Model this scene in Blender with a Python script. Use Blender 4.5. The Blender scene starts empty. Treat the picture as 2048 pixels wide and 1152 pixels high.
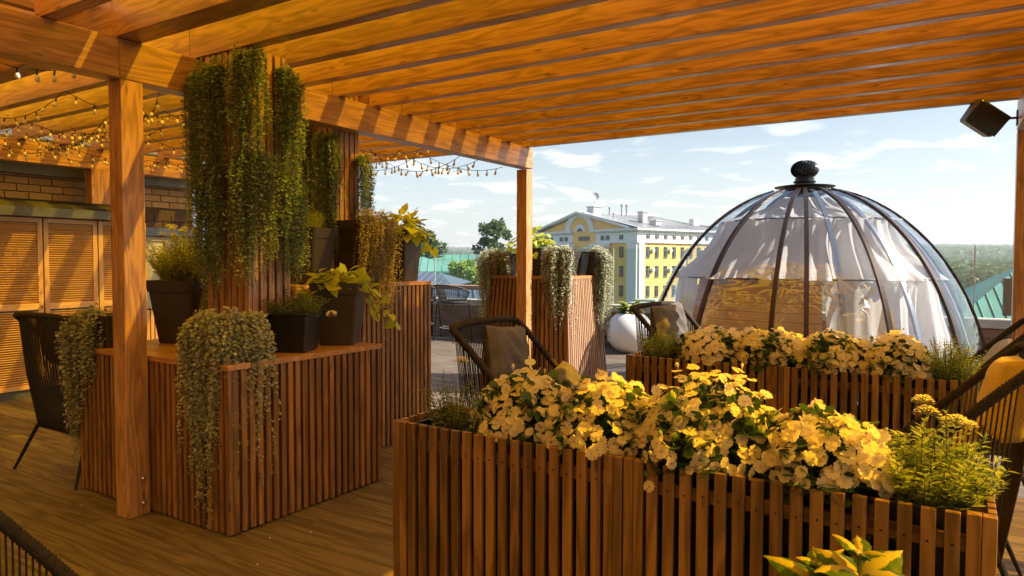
import bpy, math, random
import numpy as np
from mathutils import Vector, Matrix, Euler
R = math.radians
random.seed(7); rng = np.random.default_rng(7)
S = bpy.context.scene
COL = S.collection

# ------------------------------------------------------------------ camera
EYE = 1.6; FPX = 1405.36; PITCH = .038239; ROLL = -.0022681; YAW = .562264
cy_, sy_ = math.cos(YAW), math.sin(YAW)
fw = Vector((-sy_*math.cos(PITCH), cy_*math.cos(PITCH), -math.sin(PITCH)))
rt = Vector((cy_, sy_, 0)); dn = fw.cross(rt)
r2 = math.cos(ROLL)*rt + math.sin(ROLL)*dn
d2 = -math.sin(ROLL)*rt + math.cos(ROLL)*dn
cam = bpy.data.cameras.new('camera'); cob = bpy.data.objects.new('camera', cam); COL.objects.link(cob)
cob.matrix_world = Matrix(((r2.x, -d2.x, -fw.x, 0), (r2.y, -d2.y, -fw.y, 0), (r2.z, -d2.z, -fw.z, EYE), (0, 0, 0, 1)))
cam.sensor_width = 36; cam.lens = FPX/2048*36; cam.clip_start = .05; cam.clip_end = 12000
S.camera = cob
S.render.resolution_x = 1024; S.render.resolution_y = 576

def at(px, py, D):
    """real-world point seen at photo pixel (2048 wide) at depth D metres"""
    v = r2*((px-1024)/FPX) + d2*((py-576)/FPX) + fw
    return Vector((0, 0, EYE)) + v*D

# ------------------------------------------------------------------ light
SUN = Vector((1.1, .45, 1.0)).normalized()
W = bpy.data.worlds.new('World'); S.world = W; W.use_nodes = True
nt = W.node_tree; nt.nodes.clear()
out = nt.nodes.new('ShaderNodeOutputWorld'); bg = nt.nodes.new('ShaderNodeBackground')
sky = nt.nodes.new('ShaderNodeTexSky'); sky.sky_type = 'NISHITA'; sky.sun_disc = False
sky.sun_elevation = math.asin(SUN.z); sky.sun_rotation = math.atan2(SUN.x, SUN.y)
sky.air_density = 1.0; sky.dust_density = 1.6; sky.ozone_density = 1.0
def N(t, kind, **kw):
    n = t.nodes.new(kind)
    for k, v in kw.items():
        if k.startswith('in_'):
            key = k[3:]
            n.inputs[int(key) if key.isdigit() else key].default_value = v
        else: setattr(n, k, v)
    return n
def ramp(t, stops, fac=None, interp='LINEAR'):
    n = t.nodes.new('ShaderNodeValToRGB'); e = n.color_ramp.elements; n.color_ramp.interpolation = interp
    while len(e) > 1: e.remove(e[-1])
    e[0].position = stops[0][0]; e[0].color = (*stops[0][1], 1)
    for p, c in stops[1:]:
        q = e.new(p); q.color = (*c, 1)
    if fac is not None: t.links.new(fac, n.inputs[0])
    return n
tc = N(nt, 'ShaderNodeTexCoord'); sep = N(nt, 'ShaderNodeSeparateXYZ'); L = nt.links.new
L(tc.outputs['Generated'], sep.inputs[0])
# clouds on a plane high above: direction / (z + small)
mz = N(nt, 'ShaderNodeMath', operation='ADD', in_1=.10); L(sep.outputs[2], mz.inputs[0])
dx = N(nt, 'ShaderNodeMath', operation='DIVIDE'); dy = N(nt, 'ShaderNodeMath', operation='DIVIDE')
L(sep.outputs[0], dx.inputs[0]); L(mz.outputs[0], dx.inputs[1]); L(sep.outputs[1], dy.inputs[0]); L(mz.outputs[0], dy.inputs[1])
cmb = N(nt, 'ShaderNodeCombineXYZ'); L(dx.outputs[0], cmb.inputs[0]); L(dy.outputs[0], cmb.inputs[1])
cn = N(nt, 'ShaderNodeTexNoise', in_Scale=2.3, in_Detail=9.0, in_Roughness=.56, in_Distortion=.25); L(cmb.outputs[0], cn.inputs['Vector'])
cr = ramp(nt, [(.53, (0, 0, 0)), (.62, (.55,)*3), (.74, (1, 1, 1))], cn.outputs[0])
elev = ramp(nt, [(0.0, (1, 1, 1)), (.10, (1, 1, 1)), (.17, (.45,)*3), (.26, (.16,)*3), (.6, (.1,)*3)], sep.outputs[2])
cov = N(nt, 'ShaderNodeMath', operation='MULTIPLY'); L(cr.outputs[0], cov.inputs[0]); L(elev.outputs[0], cov.inputs[1])
haze_r = ramp(nt, [(0.0, (.50,)*3), (.06, (.30,)*3), (.20, (.08,)*3), (.45, (.02,)*3)], sep.outputs[2])
mh = N(nt, 'ShaderNodeMix', data_type='RGBA'); L(haze_r.outputs[0], mh.inputs[0]); L(sky.outputs[0], mh.inputs[6]); mh.inputs[7].default_value = (8.6, 9.2, 9.0, 1)
mc = N(nt, 'ShaderNodeMix', data_type='RGBA'); L(cov.outputs[0], mc.inputs[0]); L(mh.outputs[2], mc.inputs[6]); mc.inputs[7].default_value = (10.6, 10.0, 9.2, 1)
L(mc.outputs[2], bg.inputs[0]); bg.inputs[1].default_value = .072
L(bg.outputs[0], out.inputs[0])

sl = bpy.data.lights.new('sun', 'SUN'); sl.energy = 5.0; sl.angle = R(.5); sl.color = (1, .91, .76)
so = bpy.data.objects.new('sun', sl); COL.objects.link(so)
so.rotation_euler = SUN.to_track_quat('Z', 'Y').to_euler(); so.location = SUN*30

S.view_settings.view_transform = 'Standard'; S.view_settings.look = 'None'
S.view_settings.exposure = 1.2; S.view_settings.gamma = 1
S.render.engine = 'CYCLES'
S.cycles.max_bounces = 8; S.cycles.diffuse_bounces = 5; S.cycles.glossy_bounces = 3
S.cycles.transmission_bounces = 4; S.cycles.transparent_max_bounces = 24
S.cycles.caustics_reflective = False; S.cycles.caustics_refractive = False
S.cycles.sample_clamp_indirect = 6

# ------------------------------------------------------------------ mesh helpers
class MB:
    def __init__(s): s.v = []; s.f = []; s.g = []; s.t = []
    def add(s, vs, fs, gs=None, tone=None):
        o = len(s.v); s.v += [tuple(v) for v in vs]
        s.f += [tuple(i+o for i in f) for f in fs]
        tone = random.random() if tone is None else tone
        if gs is None: gs = vs
        s.g += [tuple(g) for g in gs]; s.t += [tone]*len(vs)
    def box(s, x0, x1, y0, y1, z0, z1, grain=2, M=None, tone=None, taper=1.0):
        vs = [Vector((x, y, z)) for z in (z0, z1) for y in (y0, y1) for x in (x0, x1)]
        if taper != 1.0:
            cx, cy = (x0+x1)/2, (y0+y1)/2
            vs = [Vector((cx+(v.x-cx)*taper, cy+(v.y-cy)*taper, v.z)) if i < 4 else v for i, v in enumerate(vs)]
        o = Vector((random.uniform(0, 40), random.uniform(0, 40), random.uniform(0, 40)))
        a = (grain, (grain+1) % 3, (grain+2) % 3)
        gs = [Vector((v[a[0]], v[a[1]], v[a[2]]))+o for v in vs]
        if M is not None: vs = [M @ v for v in vs]
        s.add(vs, [(0, 2, 3, 1), (4, 5, 7, 6), (0, 1, 5, 4), (2, 6, 7, 3), (0, 4, 6, 2), (1, 3, 7, 5)], gs, tone)
    def tube(s, pts, r, n=6, cap=True, closed=False, tone=None):
        pts = [Vector(p) for p in pts]; m = len(pts)
        rr = r if hasattr(r, '__len__') else [r]*m
        vs = []; gs = []; ln = 0
        up = None
        for i, p in enumerate(pts):
            if closed: t = pts[(i+1) % m]-pts[i-1]
            else: t = pts[min(i+1, m-1)]-pts[max(i-1, 0)]
            if t.length < 1e-9: t = Vector((0, 0, 1))
            t.normalize()
            if up is None:
                up = Vector((0, 0, 1)) if abs(t.z) < .9 else Vector((1, 0, 0))
            a = t.cross(up)
            if a.length < 1e-6: a = t.cross(Vector((0, 1, 0)))
            a.normalize(); b = a.cross(t).normalized(); up = b
            if i: ln += (p-pts[i-1]).length
            for k in range(n):
                w = 2*math.pi*k/n
                vs.append(p+(a*math.cos(w)+b*math.sin(w))*rr[i]); gs.append(Vector((ln, rr[i]*math.cos(w), rr[i]*math.sin(w))))
        fs = []
        for i in range(m if closed else m-1):
            j = (i+1) % m
            for k in range(n):
                l = (k+1) % n
                fs.append((i*n+k, i*n+l, j*n+l, j*n+k))
        if cap and not closed:
            fs.append(tuple(range(n-1, -1, -1))); fs.append(tuple((m-1)*n+k for k in range(n)))
        s.add(vs, fs, gs, tone)
    def lathe(s, prof, c=(0, 0, 0), n=32, tone=None, fr=None, M=None, caps=False):
        vs = []
        for (r, z) in prof:
            for k in range(n):
                w = 2*math.pi*k/n; q = r*(fr(w, z) if fr else 1)
                v = Vector((q*math.cos(w), q*math.sin(w), z))
                vs.append((M @ v if M else v)+Vector(c))
        fs = [(i*n+k, i*n+(k+1) % n, (i+1)*n+(k+1) % n, (i+1)*n+k) for i in range(len(prof)-1) for k in range(n)]
        if caps: fs += [tuple(range(n-1, -1, -1)), tuple((len(prof)-1)*n+k for k in range(n))]
        s.add(vs, fs, None, tone)
    def sqlathe(s, prof, c=(0, 0, 0), ang=0, ax=1, ay=1, tone=.5):
        """square section rings: prof = (half width, z)"""
        vs = []; ca, sa = math.cos(ang), math.sin(ang)
        for (r, z) in prof:
            ch = .08*r
            hx, hy = r*ax, r*ay
            for (x, y) in ((hx-ch, -hy), (hx, -hy+ch), (hx, hy-ch), (hx-ch, hy), (-hx+ch, hy), (-hx, hy-ch), (-hx, -hy+ch), (-hx+ch, -hy)):
                vs.append(Vector((x*ca-y*sa, x*sa+y*ca, z))+Vector(c))
        fs = [(i*8+k, i*8+(k+1) % 8, (i+1)*8+(k+1) % 8, (i+1)*8+k) for i in range(len(prof)-1) for k in range(8)]
        s.add(vs, fs, None, tone)
    def quad(s, a, b, c, d, tone=.5, gs=None): s.add([a, b, c, d], [(0, 1, 2, 3)], gs, tone)

def wloc(o):
    v = Vector((0, 0, 0))
    while o is not None: v = v+o.location; o = o.parent
    return v
def finish(name, me, mat, parent):
    for m in (mat if isinstance(mat, (list, tuple)) else [mat]): me.materials.append(m)
    o = bpy.data.objects.new(name, me); COL.objects.link(o)
    if parent is not None: o.parent = parent
    return o
def obj(name, mb, mat, parent=None, smooth=False, bevel=0, origin=None):
    off = wloc(parent) if parent is not None else (Vector(origin) if origin is not None else Vector((0, 0, 0)))
    me = bpy.data.meshes.new(name)
    me.from_pydata([(v[0]-off.x, v[1]-off.y, v[2]-off.z) for v in mb.v], [], mb.f)
    a = me.attributes.new('gc', 'FLOAT_VECTOR', 'POINT'); a.data.foreach_set('vector', np.array([tuple(g) for g in mb.g], dtype=np.float32).ravel())
    a = me.attributes.new('tone', 'FLOAT', 'POINT'); a.data.foreach_set('value', np.array(mb.t, dtype=np.float32))
    if smooth: me.polygons.foreach_set('use_smooth', [True]*len(me.polygons))
    o = finish(name, me, mat, parent)
    if parent is None and origin is not None: o.location = off
    if bevel:
        b = o.modifiers.new('bevel', 'BEVEL'); b.width = bevel; b.segments = 1; b.limit_method = 'ANGLE'
    return o
def tag(o, label, cat, group=None, kind=None):
    if label: o['label'] = label
    if cat: o['category'] = cat
    if group: o['group'] = group
    if kind: o['kind'] = kind
    return o
def thing(name, label, cat, loc, group=None):
    o = bpy.data.objects.new(name, None); COL.objects.link(o); o.location = loc; o.empty_display_size = .1
    return tag(o, label, cat, group)
def struct(o): o['kind'] = 'structure'; return o
def dup(o, parent=None):
    c = o.copy(); COL.objects.link(c); c.parent = parent
    for ch in list(o.children): dup(ch, c)
    return c

# ------------------------------------------------------------------ leaves (numpy)
LEAF = {  # outline in (along, across, lift)
 'round': (np.array([(0, 0, 0), (.35, .45, .06), (.8, .42, .02), (1, 0, -.05), (.8, -.42, .02), (.35, -.45, .06)]), [(0, 1, 2, 3), (0, 3, 4, 5)]),
 'lance': (np.array([(0, 0, 0), (.4, .17, .05), (1, 0, -.12), (.4, -.17, .05)]), [(0, 1, 2), (0, 2, 3)]),
 'quad': (np.array([(0, 0, 0), (.5, .36, .05), (1, 0, -.06), (.5, -.36, .05)]), [(0, 1, 2, 3)]),
 'heart': (np.array([(.12, 0, -.03), (-.02, .2, .03), (.12, .42, .02), (.45, .44, -.02), (.8, .2, -.1), (1.05, 0, -.2), (.8, -.2, -.1), (.45, -.44, -.02), (.12, -.42, .02), (-.02, -.2, .03), (.5, 0, -.06)]),
           [(0, 1, 2, 3, 10), (10, 3, 4, 5), (10, 5, 6, 7), (0, 10, 7, 8, 9)]),
}
def unit(a): return a/np.maximum(np.linalg.norm(a, axis=-1, keepdims=True), 1e-9)
def leaves(name, P, D, Nn, size, kind, mat, parent=None, tone=None, extra=None, origin=None):
    """P positions, D pointing directions, Nn rough normals, size per leaf; extra: an MB of stems merged in (2nd material)"""
    P = np.asarray(P, float); D = unit(np.asarray(D, float)); Nn = np.asarray(Nn, float); k = len(P)
    tpl, fs = LEAF[kind]; n = len(tpl)
    B = unit(np.cross(Nn, D)); U = np.cross(D, B)
    size = np.broadcast_to(np.asarray(size, float), (k,))[:, None, None]
    V = P[:, None, :]+size*(tpl[None, :, 0:1]*D[:, None, :]+tpl[None, :, 1:2]*B[:, None, :]+tpl[None, :, 2:3]*U[:, None, :])
    V = V.reshape(-1, 3)
    off = np.array(wloc(parent)) if parent is not None else (np.array(origin) if origin is not None else np.zeros(3))
    V = V-off
    tone = rng.random(k) if tone is None else np.asarray(tone)
    T = np.repeat(tone, n); G = np.tile(tpl, (k, 1))
    loops = []; starts = []; tot = []
    for f in fs:
        loops.append((np.arange(k)[:, None]*n+np.array(f)[None, :]))
    # interleave not necessary: build polys group by group
    li = np.concatenate([l.ravel() for l in loops]); tt = np.concatenate([np.full(k, len(f)) for f in fs])
    mi = np.zeros(len(tt), int)
    if extra is not None and extra.v:
        ev = np.array([tuple(v) for v in extra.v])-off; base = len(V)
        V = np.concatenate([V, ev]); T = np.concatenate([T, np.array(extra.t)]); G = np.concatenate([G, np.array([tuple(g) for g in extra.g])])
        li = np.concatenate([li, np.array([i+base for f in extra.f for i in f])]); tt = np.concatenate([tt, np.array([len(f) for f in extra.f])])
        mi = np.concatenate([mi, np.ones(len(extra.f), int)])
    st = np.concatenate([[0], np.cumsum(tt)[:-1]])
    me = bpy.data.meshes.new(name)
    me.vertices.add(len(V)); me.vertices.foreach_set('co', V.astype(np.float32).ravel())
    me.loops.add(len(li)); me.loops.foreach_set('vertex_index', li.astype(np.int32))
    me.polygons.add(len(tt)); me.polygons.foreach_set('loop_start', st.astype(np.int32)); me.polygons.foreach_set('loop_total', tt.astype(np.int32))
    me.polygons.foreach_set('material_index', mi.astype(np.int32))
    me.update(calc_edges=True); me.validate()
    a = me.attributes.new('tone', 'FLOAT', 'POINT'); a.data.foreach_set('value', T.astype(np.float32))
    a = me.attributes.new('gc', 'FLOAT_VECTOR', 'POINT'); a.data.foreach_set('vector', G.astype(np.float32).ravel())
    o = finish(name, me, mat, parent)
    if parent is None and origin is not None: o.location = Vector(origin)
    return o

# ------------------------------------------------------------------ materials
def mat(name):
    m = bpy.data.materials.new(name); m.use_nodes = True; t = m.node_tree; t.nodes.clear()
    o = t.nodes.new('ShaderNodeOutputMaterial'); return m, t, o
def princ(t, o, **kw):
    p = t.nodes.new('ShaderNodeBsdfPrincipled')
    for k, v in kw.items(): p.inputs[k.replace('_', ' ')].default_value = v
    t.links.new(p.outputs[0], o.inputs[0]); return p
def attr(t, n): a = t.nodes.new('ShaderNodeAttribute'); a.attribute_name = n; return a
def plain(name, col, rough=.6, metal=0, noise=.12, nscale=20, bump=0, spec=.5):
    m, t, o = mat(name); p = princ(t, o, Roughness=rough, Metallic=metal); p.inputs['Specular IOR Level'].default_value = spec
    tc = N(t, 'ShaderNodeTexCoord'); n = N(t, 'ShaderNodeTexNoise', in_Scale=nscale, in_Detail=5.0); t.links.new(tc.outputs['Object'], n.inputs['Vector'])
    a = tuple(c*(1-noise*1.6) for c in col); b = tuple(min(1, c*(1+noise*1.6)) for c in col)
    r = ramp(t, [(.3, a), (.7, b)], n.outputs[0]); t.links.new(r.outputs[0], p.inputs['Base Color'])
    if bump:
        b = N(t, 'ShaderNodeBump', in_Strength=bump, in_Distance=.01); t.links.new(n.outputs[0], b.inputs['Height']); t.links.new(b.outputs[0], p.inputs['Normal'])
    return m
def wood(name, dark, light, var=.25, rough=.42, knots=True, gs=1.0, coat=.15):
    m, t, o = mat(name); p = princ(t, o, Roughness=rough); Lk = t.links.new
    g = attr(t, 'gc'); tn = attr(t, 'tone')
    mp = N(t, 'ShaderNodeMapping'); mp.inputs['Scale'].default_value = (1.6*gs, 26*gs, 26*gs); Lk(g.outputs['Vector'], mp.inputs[0])
    wob = N(t, 'ShaderNodeTexNoise', in_Scale=.8, in_Detail=2.0); Lk(mp.outputs[0], wob.inputs['Vector'])
    n1 = N(t, 'ShaderNodeTexNoise', in_Scale=1.0, in_Detail=6.0, in_Roughness=.6, in_Distortion=.9); Lk(mp.outputs[0], n1.inputs['Vector'])
    mp2 = N(t, 'ShaderNodeMapping'); mp2.inputs['Scale'].default_value = (.9*gs, 9*gs, 9*gs); Lk(g.outputs['Vector'], mp2.inputs[0])
    # growth rings: distorted distance field read in bands
    wv = N(t, 'ShaderNodeTexNoise', in_Scale=1.0, in_Detail=2.0, in_Distortion=.4); Lk(mp2.outputs[0], wv.inputs['Vector'])
    ms = N(t, 'ShaderNodeMath', operation='MULTIPLY', in_1=34.0); Lk(wv.outputs[0], ms.inputs[0])
    sn = N(t, 'ShaderNodeMath', operation='SINE'); Lk(ms.outputs[0], sn.inputs[0])
    rg = N(t, 'ShaderNodeMapRange'); rg.inputs[1].default_value = -1; rg.inputs[2].default_value = 1; Lk(sn.outputs[0], rg.inputs[0])
    mix = N(t, 'ShaderNodeMath', operation='MULTIPLY_ADD', in_1=.38); Lk(rg.outputs[0], mix.inputs[0])
    n1s = N(t, 'ShaderNodeMath', operation='MULTIPLY', in_1=.72); Lk(n1.outputs[0], n1s.inputs[0]); Lk(n1s.outputs[0], mix.inputs[2])
    cr = ramp(t, [(.22, dark), (.75, light)], mix.outputs[0])
    last = cr.outputs[0]
    if knots:
        mk = N(t, 'ShaderNodeMapping'); mk.inputs['Scale'].default_value = (3.1, 13, 13); Lk(g.outputs['Vector'], mk.inputs[0])
        vo = N(t, 'ShaderNodeTexVoronoi', in_Scale=1.0); Lk(mk.outputs[0], vo.inputs['Vector'])
        kr = ramp(t, [(.0, (.8,)*3), (.07, (.55,)*3), (.13, (0, 0, 0))], vo.outputs['Distance'])
        km = N(t, 'ShaderNodeMix', data_type='RGBA'); Lk(kr.outputs[0], km.inputs[0]); Lk(last, km.inputs[6]); km.inputs[7].default_value = (dark[0]*.28, dark[1]*.22, dark[2]*.2, 1); last = km.outputs[2]
    hv = N(t, 'ShaderNodeHueSaturation'); mr = N(t, 'ShaderNodeMapRange'); mr.inputs[3].default_value = 1-var; mr.inputs[4].default_value = 1+var
    Lk(tn.outputs['Fac'], mr.inputs[0]); Lk(mr.outputs[0], hv.inputs['Value']); Lk(last, hv.inputs['Color'])
    Lk(hv.outputs[0], p.inputs['Base Color'])
    rr = N(t, 'ShaderNodeMapRange'); rr.inputs[3].default_value = rough+.12; rr.inputs[4].default_value = rough-.08; Lk(mix.outputs[0], rr.inputs[0]); Lk(rr.outputs[0], p.inputs['Roughness'])
    b = N(t, 'ShaderNodeBump', in_Strength=.35, in_Distance=.0015); Lk(mix.outputs[0], b.inputs['Height']); Lk(b.outputs[0], p.inputs['Normal'])
    p.inputs['Coat Weight'].default_value = coat; p.inputs['Coat Roughness'].default_value = .3
    return m
def leafm(name, a, b, c=None, trans=.35, rough=.5, edge=None):
    """a..b by leaf tone, optional c (rare), optional edge colour along the blade margin"""
    m, t, o = mat(name); Lk = t.links.new
    tn = attr(t, 'tone'); st = [(0, a), (.75, b)]
    if c: st += [(.88, b), (1, c)]
    cr = ramp(t, st, tn.outputs['Fac']); last = cr.outputs[0]
    if edge:
        g = attr(t, 'gc'); sp = N(t, 'ShaderNodeSeparateXYZ'); Lk(g.outputs['Vector'], sp.inputs[0])
        ab = N(t, 'ShaderNodeMath', operation='ABSOLUTE'); Lk(sp.outputs[1], ab.inputs[0])
        nz = N(t, 'ShaderNodeTexNoise', in_Scale=5.0, in_Detail=4.0); Lk(g.outputs['Vector'], nz.inputs['Vector'])
        ad = N(t, 'ShaderNodeMath', operation='MULTIPLY_ADD', in_1=.35); Lk(nz.outputs[0], ad.inputs[0]); Lk(ab.outputs[0], ad.inputs[2])
        er = ramp(t, [(edge[1], (0, 0, 0)), (edge[1]+.05, (1, 1, 1))], ad.outputs[0])
        mx = N(t, 'ShaderNodeMix', data_type='RGBA'); Lk(er.outputs[0], mx.inputs[0]); Lk(last, mx.inputs[6]); mx.inputs[7].default_value = (*edge[0], 1); last = mx.outputs[2]
    p = t.nodes.new('ShaderNodeBsdfPrincipled'); p.inputs['Roughness'].default_value = rough; p.inputs['Specular IOR Level'].default_value = .35
    tr = N(t, 'ShaderNodeBsdfTranslucent'); mx = N(t, 'ShaderNodeMixShader', in_0=trans)
    Lk(last, p.inputs['Base Color']); Lk(last, tr.inputs[0]); Lk(p.outputs[0], mx.inputs[1]); Lk(tr.outputs[0], mx.inputs[2]); Lk(mx.outputs[0], o.inputs[0])
    return m
def glassy(name, tint=(.96, .98, 1), refl=1.0, rough=.02, wav=0, rmin=.05):
    m, t, o = mat(name); Lk = t.links.new
    tr = N(t, 'ShaderNodeBsdfTransparent'); tr.inputs[0].default_value = (*tint, 1)
    gl = N(t, 'ShaderNodeBsdfGlossy'); gl.inputs['Roughness'].default_value = rough; gl.inputs[0].default_value = (refl,)*3+(1,)
    lw = N(t, 'ShaderNodeLayerWeight', in_Blend=.5); pw = N(t, 'ShaderNodeMath', operation='POWER', in_1=4.5); Lk(lw.outputs['Facing'], pw.inputs[0]); fr = N(t, 'ShaderNodeMath', operation='MULTIPLY_ADD', in_1=.80, in_2=rmin); Lk(pw.outputs[0], fr.inputs[0])
    mx = N(t, 'ShaderNodeMixShader'); Lk(fr.outputs[0], mx.inputs[0]); Lk(tr.outputs[0], mx.inputs[1]); Lk(gl.outputs[0], mx.inputs[2]); Lk(mx.outputs[0], o.inputs[0])
    if wav:
        tc = N(t, 'ShaderNodeTexCoord'); n = N(t, 'ShaderNodeTexNoise', in_Scale=1.6, in_Detail=3.0, in_Distortion=.6); Lk(tc.outputs['Object'], n.inputs['Vector'])
        b = N(t, 'ShaderNodeBump', in_Strength=wav, in_Distance=.12); Lk(n.outputs[0], b.inputs['Height']); Lk(b.outputs[0], gl.inputs['Normal'])
    return m

M_rafter = wood('stained_rafter_wood', (.26, .122, .045), (.53, .285, .122), .20, rough=.36, coat=.4, gs=1.5)
M_slat = wood('stained_slat_wood', (.13, .060, .021), (.31, .155, .058), .28, rough=.45)
M_plslat = wood('dark_planter_wood', (.098, .049, .016), (.30, .165, .056), .30, rough=.45)
M_top = wood('counter_top_wood', (.34, .16, .065), (.52, .27, .12), .12, rough=.4, knots=False)
M_greyslat = wood('greyish_slat_wood', (.27, .15, .085), (.42, .25, .15), .15, rough=.6, knots=False)
M_clad = wood('reddish_cladding', (.10, .045, .025), (.24, .12, .07), .3, rough=.5, knots=False, gs=.6)
M_louver = wood('varnished_louvre_wood', (.72, .42, .16), (.88, .58, .26), .10, rough=.4, knots=False)
M_deck = wood('composite_deck', (.085, .060, .042), (.195, .150, .112), .10, rough=.55, knots=False, gs=.8, coat=0)
M_dark = plain('dark_cavity', (.012, .010, .009), .9)
M_pot = plain('dark_brown_plastic', (.045, .035, .030), .42, noise=.08, nscale=8)
M_black = plain('black_plastic', (.012, .012, .013), .35, noise=.1)
M_soil = plain('potting_soil', (.03, .018, .01), .95, noise=.4, nscale=60, bump=.6)
M_rope = plain('charcoal_rope', (.022, .015, .010), .85, noise=.25, nscale=120, bump=.3)
M_rope_g = plain('grey_rope', (.055, .055, .058), .8, noise=.2, nscale=80)
M_metal = plain('dark_steel', (.03, .03, .032), .4, metal=.8)
M_cush_b = plain('taupe_velvet', (.115, .098, .092), .95, noise=.14, nscale=9, bump=.15)
M_cush_y = plain('mustard_fabric', (.62, .42, .08), .95, noise=.10, nscale=140, bump=.2)
M_cush_g = plain('grey_fabric', (.32, .31, .31), .95, noise=.10, nscale=60)
M_white = plain('white_plastic', (.78, .78, .80), .35, noise=.02, nscale=4)
M_concrete = plain('pale_coping', (.50, .47, .42), .8, noise=.1, nscale=6)
M_tin = plain('grey_green_tin', (.13, .14, .125), .4, metal=.3, noise=.15, nscale=5)
M_bulb = plain('frosted_bulb', (.82, .74, .58), .25, noise=.02)
M_cable = plain('black_cable', (.018, .014, .012), .5)
M_bolt = plain('bright_steel', (.75, .74, .72), .2, metal=1, noise=.02)
M_stem = plain('green_stem', (.10, .13, .04), .7, noise=.3)
M_stemb = plain('brown_stem', (.12, .085, .05), .8, noise=.3)
M_bark = plain('tree_bark', (.07, .055, .04), .9, noise=.3)

# amber roof sheets: clear and opal split invented to steer the sun
def roofm(name, direct, diff, fac):
    m, t, o = mat(name)
    tr = N(t, 'ShaderNodeBsdfTransparent'); tr.inputs[0].default_value = (*direct, 1)
    tl = N(t, 'ShaderNodeBsdfTranslucent'); tl.inputs[0].default_value = (*diff, 1)
    mx = N(t, 'ShaderNodeMixShader', in_0=fac); t.links.new(tr.outputs[0], mx.inputs[1]); t.links.new(tl.outputs[0], mx.inputs[2]); t.links.new(mx.outputs[0], o.inputs[0])
    return m
M_roofc = roofm('amber_clear_sheet', (1.0, .80, .13), (.95, .64, .11), .45)
M_roofr = roofm('amber_right_sheet', (1.0, .75, .11), (.95, .62, .11), .08)
M_roofl = roofm('amber_left_sheet', (1.0, .80, .16), (1, .72, .15), .48)
M_roofo = roofm('amber_opal_sheet', (.9, .66, .14), (.86, .61, .18), .94)

# petals
m, t, o = mat('impatiens_petal'); M_petal = m; Lk = t.links.new
g = attr(t, 'gc'); ln = N(t, 'ShaderNodeVectorMath', operation='LENGTH'); Lk(g.outputs['Vector'], ln.inputs[0])
cr = ramp(t, [(.0, (.50, .45, .12)), (.10, (.90, .76, .50)), (.35, (.94, .84, .62)), (1, (.94, .85, .65))], ln.outputs['Value'])
p = N(t, 'ShaderNodeBsdfPrincipled'); p.inputs['Roughness'].default_value = .55
tl = N(t, 'ShaderNodeBsdfTranslucent'); mx = N(t, 'ShaderNodeMixShader', in_0=.5); Lk(cr.outputs[0], p.inputs['Base Color']); Lk(cr.outputs[0], tl.inputs[0]); Lk(p.outputs[0], mx.inputs[1]); Lk(tl.outputs[0], mx.inputs[2]); Lk(mx.outputs[0], o.inputs[0])

L_vine = leafm('vine_leaf', (.17, .25, .13), (.38, .48, .28), (.56, .64, .42))
L_silver = leafm('silver_leaf', (.32, .34, .23), (.52, .53, .38), (.68, .68, .54), trans=.3)
L_brown = leafm('dry_trailing_leaf', (.34, .28, .14), (.55, .46, .26), (.66, .58, .36), trans=.35)
L_imp = leafm('impatiens_leaf', (.025, .06, .02), (.09, .17, .05), (.16, .24, .07), trans=.35, rough=.35)
L_herb = leafm('herb_leaf', (.24, .32, .09), (.46, .54, .19), (.62, .64, .30), trans=.45)
L_herbd = leafm('dark_herb_leaf', (.11, .16, .07), (.27, .33, .15), trans=.35)
L_lime = leafm('lime_leaf', (.42, .50, .04), (.66, .68, .08), (.75, .74, .14), trans=.5)
L_coleus = leafm('coleus_leaf', (.44, .40, .07), (.60, .50, .10), trans=.4, edge=((.07, .14, .02), .36))
L_tree = leafm('tree_leaf', (.05, .085, .035), (.14, .20, .075), trans=.3)
L_bright = leafm('bright_bush_leaf', (.22, .32, .07), (.42, .52, .12), trans=.45)
M_umbel = leafm('cream_floret', (.74, .70, .46), (.92, .88, .66), trans=.45)
M_umbel_bud = leafm('bud', (.45, .48, .20), (.85, .78, .55))

# ================================================================== SETTING
def deck():
    mb = MB(); w = .143; y = -4.0
    while y < 12.05:
        x = -9.6 - random.random()*2
        while x < 7.5:
            l = random.uniform(3.0, 4.2)
            a, b = max(x, -9.6), min(x+l, 7.5)
            if b > a+.02: mb.box(a, b-.003, y, y+w-.004, -.025, 0, grain=0)
            x += l
        y += w
    struct(obj('deck', mb, M_deck))
    mb = MB(); mb.box(-9.7, 7.6, -4.1, 12.2, -.6, -.03); struct(obj('terrace_slab', mb, M_concrete))
deck()

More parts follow.
